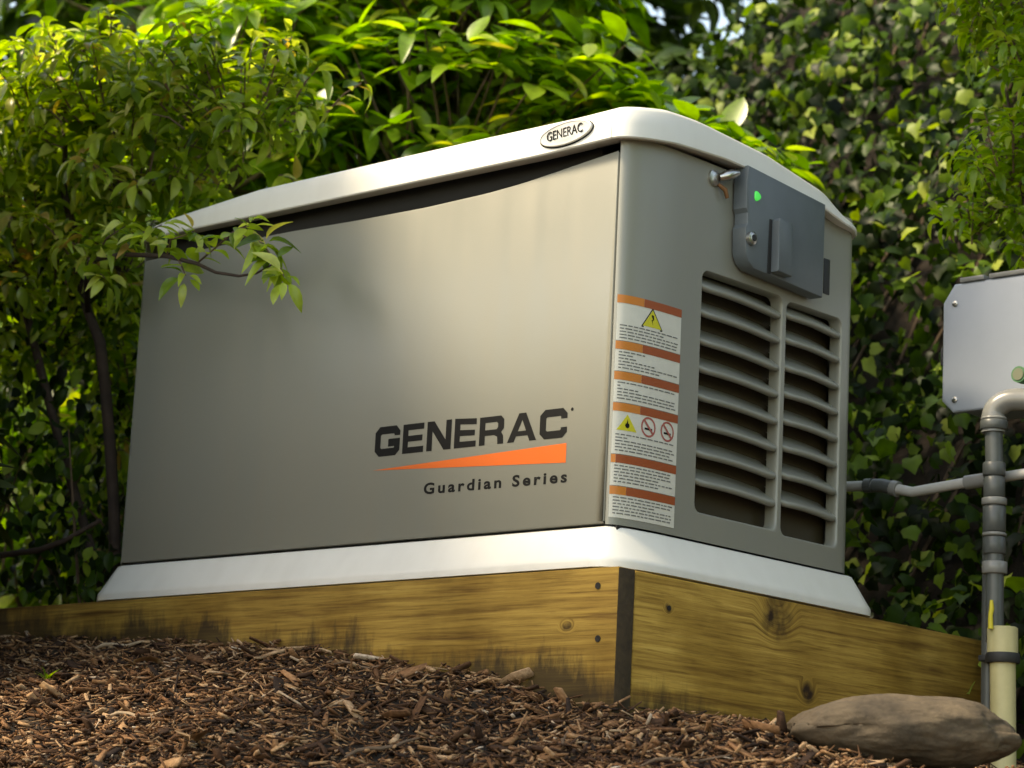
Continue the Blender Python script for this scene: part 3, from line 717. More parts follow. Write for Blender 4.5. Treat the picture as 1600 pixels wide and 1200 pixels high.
# ------------------------------------------------------------------ pipes and box at the right
def ribbed(mb, p, z0, z1, r, n=16):
    mb.tube([(p[0], p[1], z0), (p[0], p[1], z0), (p[0], p[1], z1)], [r*.9, r, r], n)
con = thing('electrical_conduit', 'grey plastic conduit with elbow rising in front of the utility box', 'conduit pipe', (.212, .70, -.25))
cx_, cy_ = .2055, .70
mb = MB(); mb.tube([(.2075, cy_, -.03), (.2060, cy_, .08), (.2045, cy_, .20), (.2012, cy_, .32)], .0145, 20); mb.build('riser_pipe', M_PVCG, con, 50)
el = [(.2005, cy_, .312), (.200, cy_, .340)]+[(.200+.034*(1-math.cos(a)), cy_+.012*(1-math.cos(a)), .340+.026*math.sin(a)) for a in np.linspace(.2, PI/2, 8)]+[(.30, cy_+.04, .364), (.42, cy_+.08, .362)]
mb = MB(); mb.tube(el, [.0195]*2+[.0185]*8+[.0175]*2, 20); mb.build('elbow', M_PVCL, con, 50)
for z0, z1, r, mt in ((.316, .332, .0225, M_PVCG), (.332, .337, .0215, M_PVCL), (.240, .262, .0185, M_PVCG), (.205, .238, .0175, M_PVCG), (.192, .204, .0205, M_PVCL), (.148, .190, .0185, M_PVCG), (.141, .147, .0200, M_PVCL), (.112, .140, .0185, M_PVCG), (.080, .100, .0205, M_PVCL)):
    mb = MB(); xx = np.interp(z0, [-.03, .34], [.2075, .201]); xo = xx
    mb.tube([(xo, cy_, z0), (xo, cy_, z0+.0015), (xo, cy_, z1-.0015), (xo, cy_, z1)], [r-.0015, r, r, r-.0015], 22)
    mb.build('coupling', mt, con, 50)
sl = thing('ground_sleeve_pipe', 'cream plastic sleeve pipe standing in the soil around the conduit foot', 'pipe', (.22, .70, -.32))
mb = MB(); mb.tube([(.228, .70, -.36), (.2225, .70, -.06)], .0205, 22); mb.build('sleeve', M_PVCW, sl, 50)
mb = MB(); mb.tube([(.2225, .70, -.058), (.2215, .70, -.008), (.2215, .70, -.006)], [.0245, .0245, .022], 22); mb.build('sleeve_cap', M_PVCW, sl, 50)
mb = MB(); mb.tube([(.2225, .70, -.064), (.2225, .70, -.061), (.2225, .70, -.051), (.2225, .70, -.048)], [.0262, .0275, .0275, .0262], 22); mb.box((.180, .694, -.060), (.197, .706, -.050), .002); mb.build('band_clamp', M_RUBBER, sl, 50)
mb = MB(); mb.tube([(.217, .672, -.012), (.2165, .672, .010), (.2185, .672, .020), (.218, .672, .034)], [.0045, .0038, .0042, .0026], 10)
tag(mb.build('yellow_cord_end', M_YWIRE, None, 50), 'short yellow cord end poking up from the cream sleeve pipe', 'cord')
gas = thing('supply_pipe', 'slim light grey pipe running level from the generator behind the conduit', 'pipe', (.08, .735, .24))
def gp(px): return (px, .735, float(np.interp(px, [-.12, -.04, .02, .12, .27, .6], [.252, .2485, .232, .240, .2485, .262])))
mb = MB(); mb.tube([gp(x) for x in np.linspace(-.30, .75, 40)], .0088, 14); mb.build('pipe_run', plain('pale_grey_pipe', (.40, .39, .37), .3, var=.12, vscale=14), gas, 50)
for a, b, r in ((-.072, -.058, .0125), (-.055, -.020, .0118), (-.018, -.006, .0135), (.128, .168, .0120), (.262, .285, .012)):
    mb = MB(); mb.tube([gp(a), gp((a+b)/2), gp(b)], r, 14); mb.build('pipe_coupling', M_PVCL if a > -.06 and a != -.055 else M_PVCG, gas, 50)
p2 = thing('second_conduit', 'straight grey conduit at the right edge beneath the utility box', 'conduit pipe', (.262, .74, -.25))
mb = MB(); mb.tube([(.276, .775, -.36), (.272, .775, .37)], .0145, 18); mb.build('riser_pipe', M_PVCG, p2, 50)
for z0, z1, r, mt in ((.20, .245, .019, M_PVCG), (.12, .128, .0205, M_RUBBER), (.060, .088, .0185, M_PVCL), (-.05, -.03, .018, M_PVCG)):
    mb = MB(); mb.tube([(.2735, .775, z0), (.2735, .775, z1)], r, 18); mb.build('coupling', mt, p2, 50)
mb = MB(); mb.tube([(.183, .722, -.20), (.182, .722, .205)], .012, 14); tag(mb.build('thin_rear_conduit', M_PVCG, None, 50), 'thin grey-green pipe standing close behind the conduit riser', 'conduit pipe')
# utility box (faces the camera side, y = .80)
bx = thing('utility_box', 'grey plastic utility box with clipped corners on a post at right', 'utility box', (.25, .85, -.25))
YB = .80
def box_outline(ins=0, x0=.036, x1=.40, z0=.378, z1=.600):
    x0 += ins; x1 -= ins; z0 += ins; z1 -= ins; c = .022
    return [(x0+c, z0), (x1-c, z0), (x1, z0+c), (x1, z1-c), (x1-c, z1), (x0+c*1.0, z1), (x0, z1-c*1.4), (x0, z0+c)]
def extr(mb, ring_list):
    n = len(ring_list[0]); mb.add([q for r in ring_list for q in r], [(k*n+i, k*n+(i+1) % n, (k+1)*n+(i+1) % n, (k+1)*n+i) for k in range(len(ring_list)-1) for i in range(n)]+[tuple((len(ring_list)-1)*n+i for i in range(n))])
mb = MB(); extr(mb, [[(x, YB+.12, z) for x, z in box_outline(.004)], [(x, YB+.016, z) for x, z in box_outline(.004)], [(x, YB+.015, z) for x, z in box_outline(.02)]]); mb.build('box_body', M_BOX, bx, 30)
mb = MB(); extr(mb, [[(x, YB+.0145, z) for x, z in box_outline(-.001)], [(x, YB+.003, z) for x, z in box_outline(-.001)], [(x, YB+.0008, z) for x, z in box_outline(.001)], [(x, YB, z) for x, z in box_outline(.004)]]); mb.build('box_cover', M_BOX, bx, 30)
for a, b in ((.070, .118), (.128, .30)):
    mb = MB(); mb.box((a, YB-.004, .6015), (b, YB+.05, .610), .002); mb.build('top_lip', M_PVCL, bx, 30)
for sx_, sz_ in ((.060, .566), (.062, .398)):
    mb = MB(); mb.tube([(sx_, YB+.001, sz_), (sx_, YB-.0025, sz_), (sx_, YB-.0035, sz_)], [.0052, .0052, .0038], 12); mb.box((sx_-.004, YB-.0041, sz_-.0006), (sx_+.004, YB-.0034, sz_+.0006)); mb.build('cover_screw', M_STEEL, bx, 40)
mb = MB(); mb.box((.030, YB+.002, .462), (.0345, YB+.012, .492), .001); mb.build('hinge', M_RUBBER, bx, 30)
mb = MB(); mb.box((.24, YB+.125, -.45), (.33, YB+.215, .72), .004); mb.build('wood_post', plain('grey_weathered_post', (.11, .085, .06), .85, bump=.5, bscale=50, var=.3), bx, 40)
vk = thing('round_valve_cap', 'small round threaded cap standing before the utility box edge', 'valve cap', (.249, .72, .405))
mb = MB(); mb.tube([(.243, .705, .406), (.243, .722, .406)], .0135, 18, True); mb.build('cap_rim', M_GREENP, vk, 50)
mb = MB(); mb.tube([(.243, .7035, .406), (.243, .7048, .406)], .0100, 16); mb.build('cap_face', plain('olive_metal', (.18, .19, .13), .45, .5), vk, 50)
mb = MB(); mb.tube([(.243, .722, .406), (.262, .775, .406), (.262, .80, .406)], .008, 10); mb.build('stub', M_GREENP, vk, 50)

# ------------------------------------------------------------------ mulch
def rotmats(n, rng, tilt=.35):
    yaw = rng.uniform(0, 2*PI, n); a = rng.normal(0, tilt, n); b = rng.normal(0, tilt, n)
    cy, sy, ca, sa, cb, sb = np.cos(yaw), np.sin(yaw), np.cos(a), np.sin(a), np.cos(b), np.sin(b)
    Rz = np.zeros((n, 3, 3)); Rz[:, 0, 0] = cy; Rz[:, 0, 1] = -sy; Rz[:, 1, 0] = sy; Rz[:, 1, 1] = cy; Rz[:, 2, 2] = 1
    Rx = np.zeros((n, 3, 3)); Rx[:, 0, 0] = 1; Rx[:, 1, 1] = ca; Rx[:, 1, 2] = -sa; Rx[:, 2, 1] = sa; Rx[:, 2, 2] = ca
    Ry = np.zeros((n, 3, 3)); Ry[:, 1, 1] = 1; Ry[:, 0, 0] = cb; Ry[:, 0, 2] = sb; Ry[:, 2, 0] = -sb; Ry[:, 2, 2] = cb
    return Rz @ Rx @ Ry
def mass_mesh(name, templates, P, R, S, kinds, mat):
    """join many transformed templates into one mesh. S: (n,3) scales"""
    Vs, Fs, o = [], [], 0
    for k, (tv, tf) in enumerate(templates):
        idx = np.where(kinds == k)[0]
        if not len(idx): continue
        v = tv[None]*S[idx][:, None, :]; v = np.einsum('nij,nkj->nki', R[idx], v)+P[idx][:, None, :]
        Vs.append(v.reshape(-1, 3)); nf = len(tf)
        f = tf[None]+(np.arange(len(idx))*len(tv))[:, None, None]+o; Fs.append(f.reshape(-1, tf.shape[1])); o += v.shape[0]*v.shape[1]
    V = np.concatenate(Vs); me = bpy.data.meshes.new(name)
    tot = sum(len(f) for f in Fs); ls = np.concatenate([f.reshape(-1) for f in Fs]); cnt = np.concatenate([np.full(len(f), f.shape[1]) for f in Fs])
    me.vertices.add(len(V)); me.vertices.foreach_set('co', V.astype(np.float32).reshape(-1))
    me.loops.add(len(ls)); me.loops.foreach_set('vertex_index', ls.astype(np.int32))
    me.polygons.add(tot); st = np.concatenate([[0], np.cumsum(cnt)[:-1]]); me.polygons.foreach_set('loop_start', st.astype(np.int32))
    me.update(calc_edges=True); me.validate()
    me.materials.append(mat); return me
def chip_templates():
    T = []
    for k in range(6):
        r = random.Random(k); n = 3; V = []; F = []
        for i in range(n):
            u = i/(n-1)-.5; w_ = .5*(1-abs(u)*r.uniform(.2, 1.1))+.04; zc = r.uniform(-.25, .25)+.6*(u*u)*r.choice((-1, 1)); yc = r.uniform(-.15, .15)
            V += [(u, yc-w_, zc-.5), (u, yc+w_, zc-.5+r.uniform(-.2, .2)), (u, yc+w_*.9, zc+.5), (u, yc-w_*.9, zc+.5)]
        for i in range(n-1):
            for q in range(4): F.append((i*4+q, i*4+(q+1) % 4, (i+1)*4+(q+1) % 4, (i+1)*4+q))
        F += [(3, 2, 1, 0), (4*n-4, 4*n-3, 4*n-2, 4*n-1)]
        T.append((np.array(V, float), np.array(F)))
    return T
CT = chip_templates()
def mulch():
    rng = np.random.default_rng(5); n = 105000
    x = np.where(rng.random(n) < .9, rng.uniform(-1.9, 1.2, n), rng.uniform(-3.2, 3.2, n))
    y = np.where(rng.random(n) < .9, rng.uniform(-1.1, FY-.004, n), rng.uniform(-3, FY-.004, n))
    east = rng.random(n) < .22; x = np.where(east, rng.uniform(FX+.004, 1.4, n), x); y = np.where(east, rng.uniform(-.4, 1.3, n), y)
    ok = ~((x < FX+.004) & (y > FY-.004)); x, y = x[ok], y[ok]; n = len(x)
    z = ground(x, y)+rng.uniform(-.003, .016, n)
    big = rng.random(n); ln = np.where(big < .68, rng.uniform(.005, .016, n), np.where(big < .95, rng.uniform(.015, .032, n), rng.uniform(.032, .065, n)))
    wd = ln*rng.uniform(.08, .36, n); wd = np.where(rng.random(n) < .45, rng.uniform(.0015, .003, n), wd); th = np.minimum(wd*.6, rng.uniform(.0015, .005, n))
    R = rotmats(n, rng, .38)
    me = mass_mesh('bark_mulch', CT, np.stack([x, y, z], 1), R, np.stack([ln, wd, th], 1), rng.integers(0, 6, n), M_CHIP)
    o = bpy.data.objects.new('bark_mulch', me); COL.objects.link(o); o['kind'] = 'stuff'
mulch()
# countable sticks and pale chips on the mulch
M_PALE = plain('bleached_wood', (.36, .26, .17), .8, bump=.4, bscale=150, var=.25, vscale=60)
M_DRYLEAF = plain('dry_leaf', (.33, .20, .10), .6, bump=.3, bscale=90, var=.3, vscale=50)
def stick(x, y, ln, ang, r, bend, name, label, mat=M_PALE):
    P = []; c, s = math.cos(ang), math.sin(ang)
    for i in range(7):
        u = (i/6-.5)*ln; v = bend*math.sin(i/6*PI); X = x+c*u-s*v; Y = y+s*u+c*v; P.append((X, Y, float(ground(X, Y))+.016+.004*math.sin(i*1.3)))
    mb = MB(); mb.tube(P, [r*.5, r, r*.9, r, r*.85, r*.7, r*.3], 7); tag(mb.build(name, mat, None, 50), label, name.replace('_', ' '))
stick(-1.00, -.10, .085, .55, .0035, .002, 'pale_stick', 'short pale stick on the mulch below left part of front board')
stick(-.56, -.42, .10, .2, .003, .01, 'pale_stick', 'bent pale stick on the bright mulch at lower left of centre')
stick(.10, -.21, .075, 2.2, .0025, .004, 'thin_twig', 'thin greyish twig leaning on mulch left of the frame corner', M_TWIG)
stick(.30, -.20, .12, .9, .0025, .01, 'thin_twig', 'long thin twig lying on the mulch near the frame corner', M_TWIG)
stick(-.10, -.36, .11, 1.2, .003, .006, 'thin_twig', 'curved brown twig on mulch near the bottom centre', M_TWIG)
stick(-.42, -.10, .09, .3, .0022, .004, 'thin_twig', 'fine reddish twig just under the middle of front board', M_TWIG)
def dry_leaf(x, y, s, ang, label):
    V = []; n = 8
    for i in range(n+1):
        u = i/n; w_ = .3*math.sin(PI*u**.8)+.01; c = .12*math.sin(PI*u)
        V += [(u-.5, -w_, c+.10), (u-.5, 0, c-.02), (u-.5, w_, c+.06)]
    F = [(3*i+k, 3*i+3+k, 3*i+4+k, 3*i+1+k) for i in range(n) for k in range(2)]
    me = bpy.data.meshes.new('dry_leaf'); ca, sa = math.cos(ang), math.sin(ang); g = float(ground(x, y))+.018
    me.from_pydata([(x+s*(a*ca-b*sa), y+s*(a*sa+b*ca), g+s*c) for a, b, c in V], [], F); tag(link('dry_leaf', me, M_DRYLEAF, None, 60), label, 'dead leaf')
dry_leaf(-.33, -.50, .085, 2.3, 'curled tan dead leaf on the sunlit mulch at bottom left')
dry_leaf(.12, -.52, .07, .5, 'pale dead leaf on mulch at the bottom centre')
dry_leaf(-.80, -.20, .05, 1.1, 'small brown dead leaf on mulch below front board, left')

def weed(x, y, h, n, seed, label):
    rng = random.Random(seed); g = float(ground(x, y)); t = thing('weed', label, 'weed', (x, y, g))
    for k in range(n):
        a = rng.uniform(0, 6.28); r = rng.uniform(.2, .7)*h; zt = g+h*rng.uniform(.6, 1.1); w_ = h*.09; V = []
        for i in range(5):
            u = i/4; X = x+math.cos(a)*r*u*u; Y = y+math.sin(a)*r*u*u; Z = g+.005+(zt-g)*(u-.25*u*u); ww = w_*(math.sin(PI*min(1, .12+u*.88)))+.0004
            V += [(X-math.sin(a)*ww, Y+math.cos(a)*ww, Z), (X+math.sin(a)*ww, Y-math.cos(a)*ww, Z)]
        me = bpy.data.meshes.new('blade'); me.from_pydata(V, [], [(2*i, 2*i+1, 2*i+3, 2*i+2) for i in range(4)]); link('blade', me, M_IVYB, t, 60)
weed(-.93, -.30, .035, 9, 1, 'small green weed sprouting at the bottom left corner of mulch')
weed(.02, -.42, .022, 11, 2, 'low yellow-green weed tuft in the mulch, lower centre')
weed(.66, .30, .03, 8, 3, 'tiny weed beside the right end of the boulder')
# ------------------------------------------------------------------ foliage
def leaf_grid(ns, width, fold, curve, tip=1.0, taper=1.0):
    V = []; F = []
    for i in range(ns+1):
        u = i/ns; w_ = width*.5*math.sin(PI*min(1, u**taper))**.8+.012 if 0 < i < ns else .012
        z = -curve*u*u; V += [(u, -w_, z+fold*w_*2), (u, 0, z), (u, w_, z+fold*w_*2)]
    for i in range(ns):
        for k in range(2): F.append((3*i+k, 3*i+3+k, 3*i+4+k, 3*i+1+k))
    return np.array(V, float), np.array(F)
def ivy_leaf(bend):
    O = [(.02, 0), (-.06, .22), (.02, .44), (.28, .46), (.48, .50), (.66, .27), (1.0, 0), (.66, -.27), (.48, -.50), (.28, -.46), (.02, -.44), (-.06, -.22)]
    V = [(.34, 0, 0)]+[(u, v, bend*abs(v)-.25*u*u) for u, v in O]
    F = [(0, 1+i, 1+(i+1) % 12) for i in range(12)]
    return np.array(V, float), np.array(F)
T_LAUREL = [leaf_grid(6, .50, .12, .22, taper=.9), leaf_grid(6, .42, .22, .50, taper=.85), leaf_grid(6, .56, .06, .10, taper=.95)]
T_SMALL = [leaf_grid(5, .46, .25, .55), leaf_grid(5, .54, .12, .25), leaf_grid(5, .38, .40, .95)]
T_IVY = [ivy_leaf(.15), ivy_leaf(-.25), ivy_leaf(.4)]
T_ROUND = [leaf_grid(5, .62, .10, .2), leaf_grid(5, .55, .22, .45)]

def frames(dirs, ups):
    """rotation matrices with columns (dir, side, normal)"""
    d = dirs/np.linalg.norm(dirs, axis=1, keepdims=True); s = np.cross(ups, d); s /= np.linalg.norm(s, axis=1, keepdims=True)+1e-9
    n = np.cross(d, s); return np.stack([d, s, n], 2)
class Leaves:
    def __init__(s): s.P = []; s.R = []; s.S = []; s.K = []
    def add(s, P, R, S, K): s.P.append(P); s.R.append(R); s.S.append(S); s.K.append(K)
    def cat(s):
        s.P = np.concatenate(s.P); s.R = np.concatenate(s.R); s.S = np.concatenate(s.S); s.K = np.concatenate(s.K)
PLANTS = []
def plant(name, label, cat, base, leaves, templ, mat, cap=300, group=None):
    leaves.cat(); t = thing(name, label, cat, base, group)
    PLANTS.append(dict(root=t, L=leaves, T=templ, mat=mat, cap=cap)); return t
def rnd_up(n, rng, z=1.0, j=.5):
    u = rng.normal(0, j, (n, 3)); u[:, 2] += z; return u
def whorl_cluster(lv, tips, outs, rng, size, per=(5, 8), nk=3, droop=.35):
    for p, o in zip(tips, outs):
        k = rng.integers(*per); o = o/np.linalg.norm(o); a = np.cross(o, [0, 0, 1.]); a /= np.linalg.norm(a)+1e-9; b = np.cross(o, a)
        th = rng.uniform(0, 6.28)+np.arange(k)*2.4; el = rng.uniform(.15, .75, k)
        d = (np.cos(th)[:, None]*a+np.sin(th)[:, None]*b)*np.cos(el)[:, None]+o*np.sin(el)[:, None]; d[:, 2] -= droop*rng.random(k)
        up = np.tile(o, (k, 1))*.6+np.array([0, 0, .9])+rng.normal(0, .25, (k, 3))
        s = size*rng.uniform(.6, 1.15, k); lv.add(np.tile(p, (k, 1))+d*.012, frames(d, up), np.stack([s, s*rng.uniform(.8, 1.15, k), s], 1), rng.integers(0, nk, k))
def sprig(lv, pts, rng, size, step, nk=3, spread=1.0):
    """alternate leaves along a twig polyline"""
    pts = np.array(pts, float); seg = np.linalg.norm(np.diff(pts, axis=0), axis=1); cum = np.concatenate([[0], np.cumsum(seg)])
    s = np.arange(step*.5, cum[-1], step); P = np.stack([np.interp(s, cum, pts[:, i]) for i in range(3)], 1); n = len(s)
    if n == 0: return
    ax = (pts[-1]-pts[0])/np.linalg.norm(pts[-1]-pts[0]); side = np.cross(ax, [0, 0, 1.]); side /= np.linalg.norm(side)+1e-9
    sg = np.where(np.arange(n) % 2 == 0, 1, -1)[:, None]
    d = ax*.6+side*sg*spread+rng.normal(0, .35, (n, 3)); sz = size*rng.uniform(.6, 1.2, n)
    lv.add(P, frames(d, rnd_up(n, rng, 1, .45)), np.stack([sz, sz, sz], 1), rng.integers(0, nk, n))

# --- rhododendrons behind the cabinet: twig tips fill lumpy crowns
def crown_pts(c, r, n, rng, shell=.55):
    u = rng.normal(0, 1, (n, 3)); u /= np.linalg.norm(u, axis=1, keepdims=True); rad = rng.uniform(shell, 1, n)**.6
    lump = 1+.16*np.sin(u[:, 0]*5+c[0]*3)+.12*np.sin(u[:, 2]*7+c[1]*5)
    return np.array(c)+u*np.array(r)*(rad*lump)[:, None], u
def rhodo(label, base, lumps, seed, mat=None, size=.088, group='broad-leaved shrubs behind the generator'):
    rng = np.random.default_rng(seed); lv = Leaves(); mbs = MB(); b = Vector(base)
    for (c, r, n) in lumps:
        tips, u = crown_pts(c, r, n, rng); outs = u*.7+np.array([.1, -.15, .75]); whorl_cluster(lv, tips, outs, rng, size)
        cc = Vector(c)-Vector((0, 0, r[2]*.5)); mid = b.lerp(cc, .55)+Vector(rng.normal(0, .06, 3))
        mbs.tube([b, mid, cc], [.022, .014, .009], 7, False)
        for p in tips[::3]:
            q = Vector(p); m_ = cc.lerp(q, .5)+Vector(rng.normal(0, .03, 3)); mbs.tube([cc, m_, q], [.007, .004, .002], 5, False)
    t = plant('broad_leaved_shrub', label, 'shrub', base, lv, T_LAUREL, mat or M_LAUREL, group=group)
    mbs.build('stem', M_TWIG, t, 60); return t
rhodo('bright broad-leaved shrub behind the middle of the lid', (-1.55, 1.15, .05), [((-1.5, 1.12, 1.15), (.55, .35, .42), 250), ((-1.60, 1.25, 1.62), (.5, .4, .35), 230), ((-1.9, 1.2, 1.65), (.5, .4, .4), 200)], 21)
rhodo('dense broad-leaved shrub behind the badge end of lid', (-.85, 1.35, .15), [((-1.08, 1.22, .98), (.36, .28, .28), 170), ((-1.20, 1.35, 1.12), (.36, .3, .18), 110)], 22)
rhodo('tall broad-leaved shrub rising behind the left lid end', (-2.3, 1.3, .1), [((-2.15, .85, .35), (.5, .3, .4), 150), ((-2.75, .9, .7), (.5, .35, .5), 150), ((-2.25, 1.15, 1.25), (.5, .4, .45), 210), ((-2.55, 1.4, 1.85), (.6, .45, .38), 190), ((-2.0, 1.0, .75), (.4, .35, .4), 150), ((-1.85, .80, 1.22), (.42, .25, .32), 130)], 23)

# --- shrub with fine curled leaves at the left, one branch over the front panel
def left_shrub():
    rng = np.random.default_rng(31); lv = Leaves(); t_pts = [(-1.27, .10, -.04), (-1.274, .10, .074), (-1.292, .10, .194), (-1.318, .10, .315), (-1.345, .10, .424), (-1.374, .10, .523), (-1.419, .10, .587), (-1.45, .10, .649), (-1.483, .10, .753), (-1.524, .1, .838), (-1.56, .12, .95)]
    base = (-1.27, .10, -.05)
    stems = [(t_pts, [.011]*6+[.009]*3+[.007, .005])]
    stems.append(([(-1.30, .14, -.04), (-1.50, .12, .35), (-1.67, .10, .72), (-1.69, .1, .864), (-1.677, .1, .994), (-1.643, .1, 1.122)], [.010, .009, .008, .007, .006, .004]))
    stems.append(([(-1.419, .10, .587), (-1.30, .0, .600), (-1.179, -.09, .612), (-1.054, -.12, .600), (-.931, -.12, .580), (-.85, -.12, .556), (-.80, -.12, .534), (-.74, -.12, .520), (-.698, -.12, .519), (-.655, -.12, .530)], [.006, .0055, .005, .0045, .004, .0032, .0028, .0024, .002, .0014]))
    stems.append(([(-1.72, 0, .12), (-1.49, 0, .111), (-1.376, 0, .114), (-1.303, 0, .127), (-1.24, .03, .165)], [.006, .006, .006, .005, .004]))
    root = None; mbst = []
    main = [Vector(p) for p in t_pts]
    # twigs through the crown, sprigs of leaves on them
    tw = MB()
    cl = [((-1.55, .10, 1.02), (.26, .26, .16), 85), ((-1.38, .12, 1.0), (.30, .28, .15), 80), ((-1.68, .08, .88), (.26, .25, .15), 70), ((-1.30, .10, .86), (.20, .2, .11), 45), ((-1.10, .18, .98), (.20, .2, .15), 60), ((-1.60, .15, .74), (.26, .25, .12), 60), ((-1.72, .2, .62), (.20, .25, .18), 30), ((-1.36, .12, .72), (.14, .15, .09), 22), ((-1.85, .45, .75), (.35, .3, .25), 90), ((-1.95, .3, 1.05), (.3, .3, .2), 70), ((-1.60, .40, .50), (.22, .2, .2), 40)]
    for c, r, n in cl:
        P, u = crown_pts(c, r, n, rng, .2)
        for p, uu in zip(P, u):
            q = Vector(p)-Vector(uu)*.07-Vector((0, 0, .05)); e = Vector(p); tw.tube([q, (q+e)/2+Vector((0, 0, .008)), e], [.0022, .0016, .001], 4, False)
            sprig(lv, [q, e], rng, .040, .014); whorl_cluster(lv, [p], [np.array(uu)+[0, 0, .8]], rng, .042, (4, 7), 3, .7)
    # branch over the panel
    br = np.array(stems[2][0]); 
    side = [[(-1.15, -.10, .612), (-1.10, -.12, .635), (-1.05, -.12, .650)], [(-1.054, -.12, .600), (-1.0, -.13, .625), (-.95, -.12, .638)], [(-.931, -.12, .580), (-.90, -.14, .600), (-.868, -.12, .612)], [(-.85, -.12, .556), (-.80, -.12, .580), (-.755, -.12, .602), (-.725, -.12, .603)],
            [(-.655, -.12, .530), (-.64, -.12, .520), (-.63, -.12, .505)], [(-.76, -.12, .600), (-.72, -.12, .580), (-.685, -.12, .568)], [(-.90, -.12, .57), (-.875, -.13, .55), (-.865, -.13, .535)], [(-.70, -.12, .575), (-.675, -.12, .555), (-.655, -.12, .535)], [(-1.17, -.09, .61), (-1.15, -.1, .59), (-1.12, -.1, .57)]]
    for s_ in side:
        tw.tube([Vector(p) for p in s_], [.0018]*(len(s_)-1)+[.001], 5, False); sprig(lv, s_, rng, .040, .011)
        e = np.array(s_[-1]); whorl_cluster(lv, [e], [e-np.array(s_[-2])+[0, -.01, .02]], rng, .042, (5, 8), 3, .9)
    whorl_cluster(lv, [np.array((-1.10, -.10, .62)), np.array((-1.17, -.1, .65)), np.array((-1.22, -.05, .64)), np.array((-.98, -.12, .615))], [np.array((0, -.3, 1))]*4, rng, .045, (4, 6), 3, .6)
    t = plant('fine_leaved_shrub', 'fine-leaved yellow-green shrub at left, one branch hanging over front panel', 'shrub', base, lv, T_SMALL, M_SHRUB)
    for p, r in stems:
        mb = MB(); mb.tube(p, r, 8); mb.build('stem', M_BARK, t, 60)
    tw.build('twigs', M_TWIG, t, 60)['kind'] = 'stuff'
left_shrub()

# --- ivy climbing the bank at right and at left bottom
def ivy(label, xr, zr, n, seed, base, depth=.10, size=.046, foot=None):
    rng = np.random.default_rng(seed); lv = Leaves()
    x = rng.uniform(*xr, n); up = rng.uniform(zr[0], zr[1], n)/1.45
    y = 1.06+up; z = ground(x, y)
    e = .04; gx = (ground(x+e, y)-z)/e; gy = (ground(x, y+e)-z)/e
    nrm = np.stack([-gx, -gy, np.ones(n)], 1); nrm /= np.linalg.norm(nrm, axis=1, keepdims=True)
    dep = rng.uniform(.0, 1, n)**.8*depth*(1+.9*vnoise(x, z, 9, seed)); P = np.stack([x, y, z], 1)+nrm*dep[:, None]
    down = np.tile([0.15, -.35, -.8], (n, 1))+rng.normal(0, .6, (n, 3)); up_ = nrm+rng.normal(0, .70, (n, 3))+np.array([0, -.1, .35])
    s = size*rng.uniform(.55, 1.2, n); lv.add(P, frames(down, up_), np.stack([s, s, s], 1), rng.integers(0, 3, n))
    t = plant('ivy', label, 'ivy', base, lv, T_IVY, M_IVY, group='ivy on the bank'); mb = MB()
    for k in range(26):
        xx = rng.uniform(*xr); yy = 1.08; P_ = []
        for i in range(9):
            P_.append((xx, yy, float(ground(xx, yy))+.03)); yy += (zr[1]-zr[0])/1.45/9; xx += rng.normal(0, .05)
        mb.tube(P_, [.005, .005, .004, .004, .004, .003, .003, .002, .001], 5, False)
    mb.build('vine_stems', M_TWIG, t, 60)
ivy('dark ivy covering the bank behind utility box at right', (-1.75, .75), (0.02, 2.95), 21000, 41, (-.2, 1.12, 0), .17, .037)
ivy('ivy on the low bank behind the left end of generator', (-3.9, -1.75), (0.0, 1.3), 9000, 42, (-2.2, 1.15, 0), .14, .038)
def ground_ivy():
    rng = np.random.default_rng(44); n = 8500; lv = Leaves()
    x = rng.uniform(-3.2, -1.24, n); y = rng.uniform(.02, 1.0, n); top = .62*sm(-1.2, -1.5, x)*1+.0
    hmax = .10+.85*(1-sm(-1.75, -1.22, x)); z = .0+hmax*rng.uniform(0, 1, n)**.8+.06*vnoise(x, y, 12, 9)
    P = np.stack([x, y, z], 1); d = rng.normal(0, .5, (n, 3))+np.array([.3, -.4, -.6]); up = rng.normal(0, .5, (n, 3))+np.array([.25, -.3, .9])
    s = .032*rng.uniform(.55, 1.25, n); lv.add(P, frames(d, up), np.stack([s, s, s], 1), rng.integers(0, 2, n))
    t = plant('low_evergreen', 'dark low evergreen with small glossy leaves at left beside the base', 'shrub', (-1.8, .4, 0), lv, T_ROUND, M_IVY); mb = MB()
    for k in range(60):
        a = Vector((rng.uniform(-2.6, -1.32), rng.uniform(.1, .9), -.03)); b = a+Vector((rng.normal(0, .1), rng.normal(0, .1), rng.uniform(.25, .6))); mb.tube([a, (a+b)/2+Vector(rng.normal(0, .03, 3)), b], [.004, .003, .001], 5, False)
    mb.build('stem', M_TWIG, t, 60)
ground_ivy()
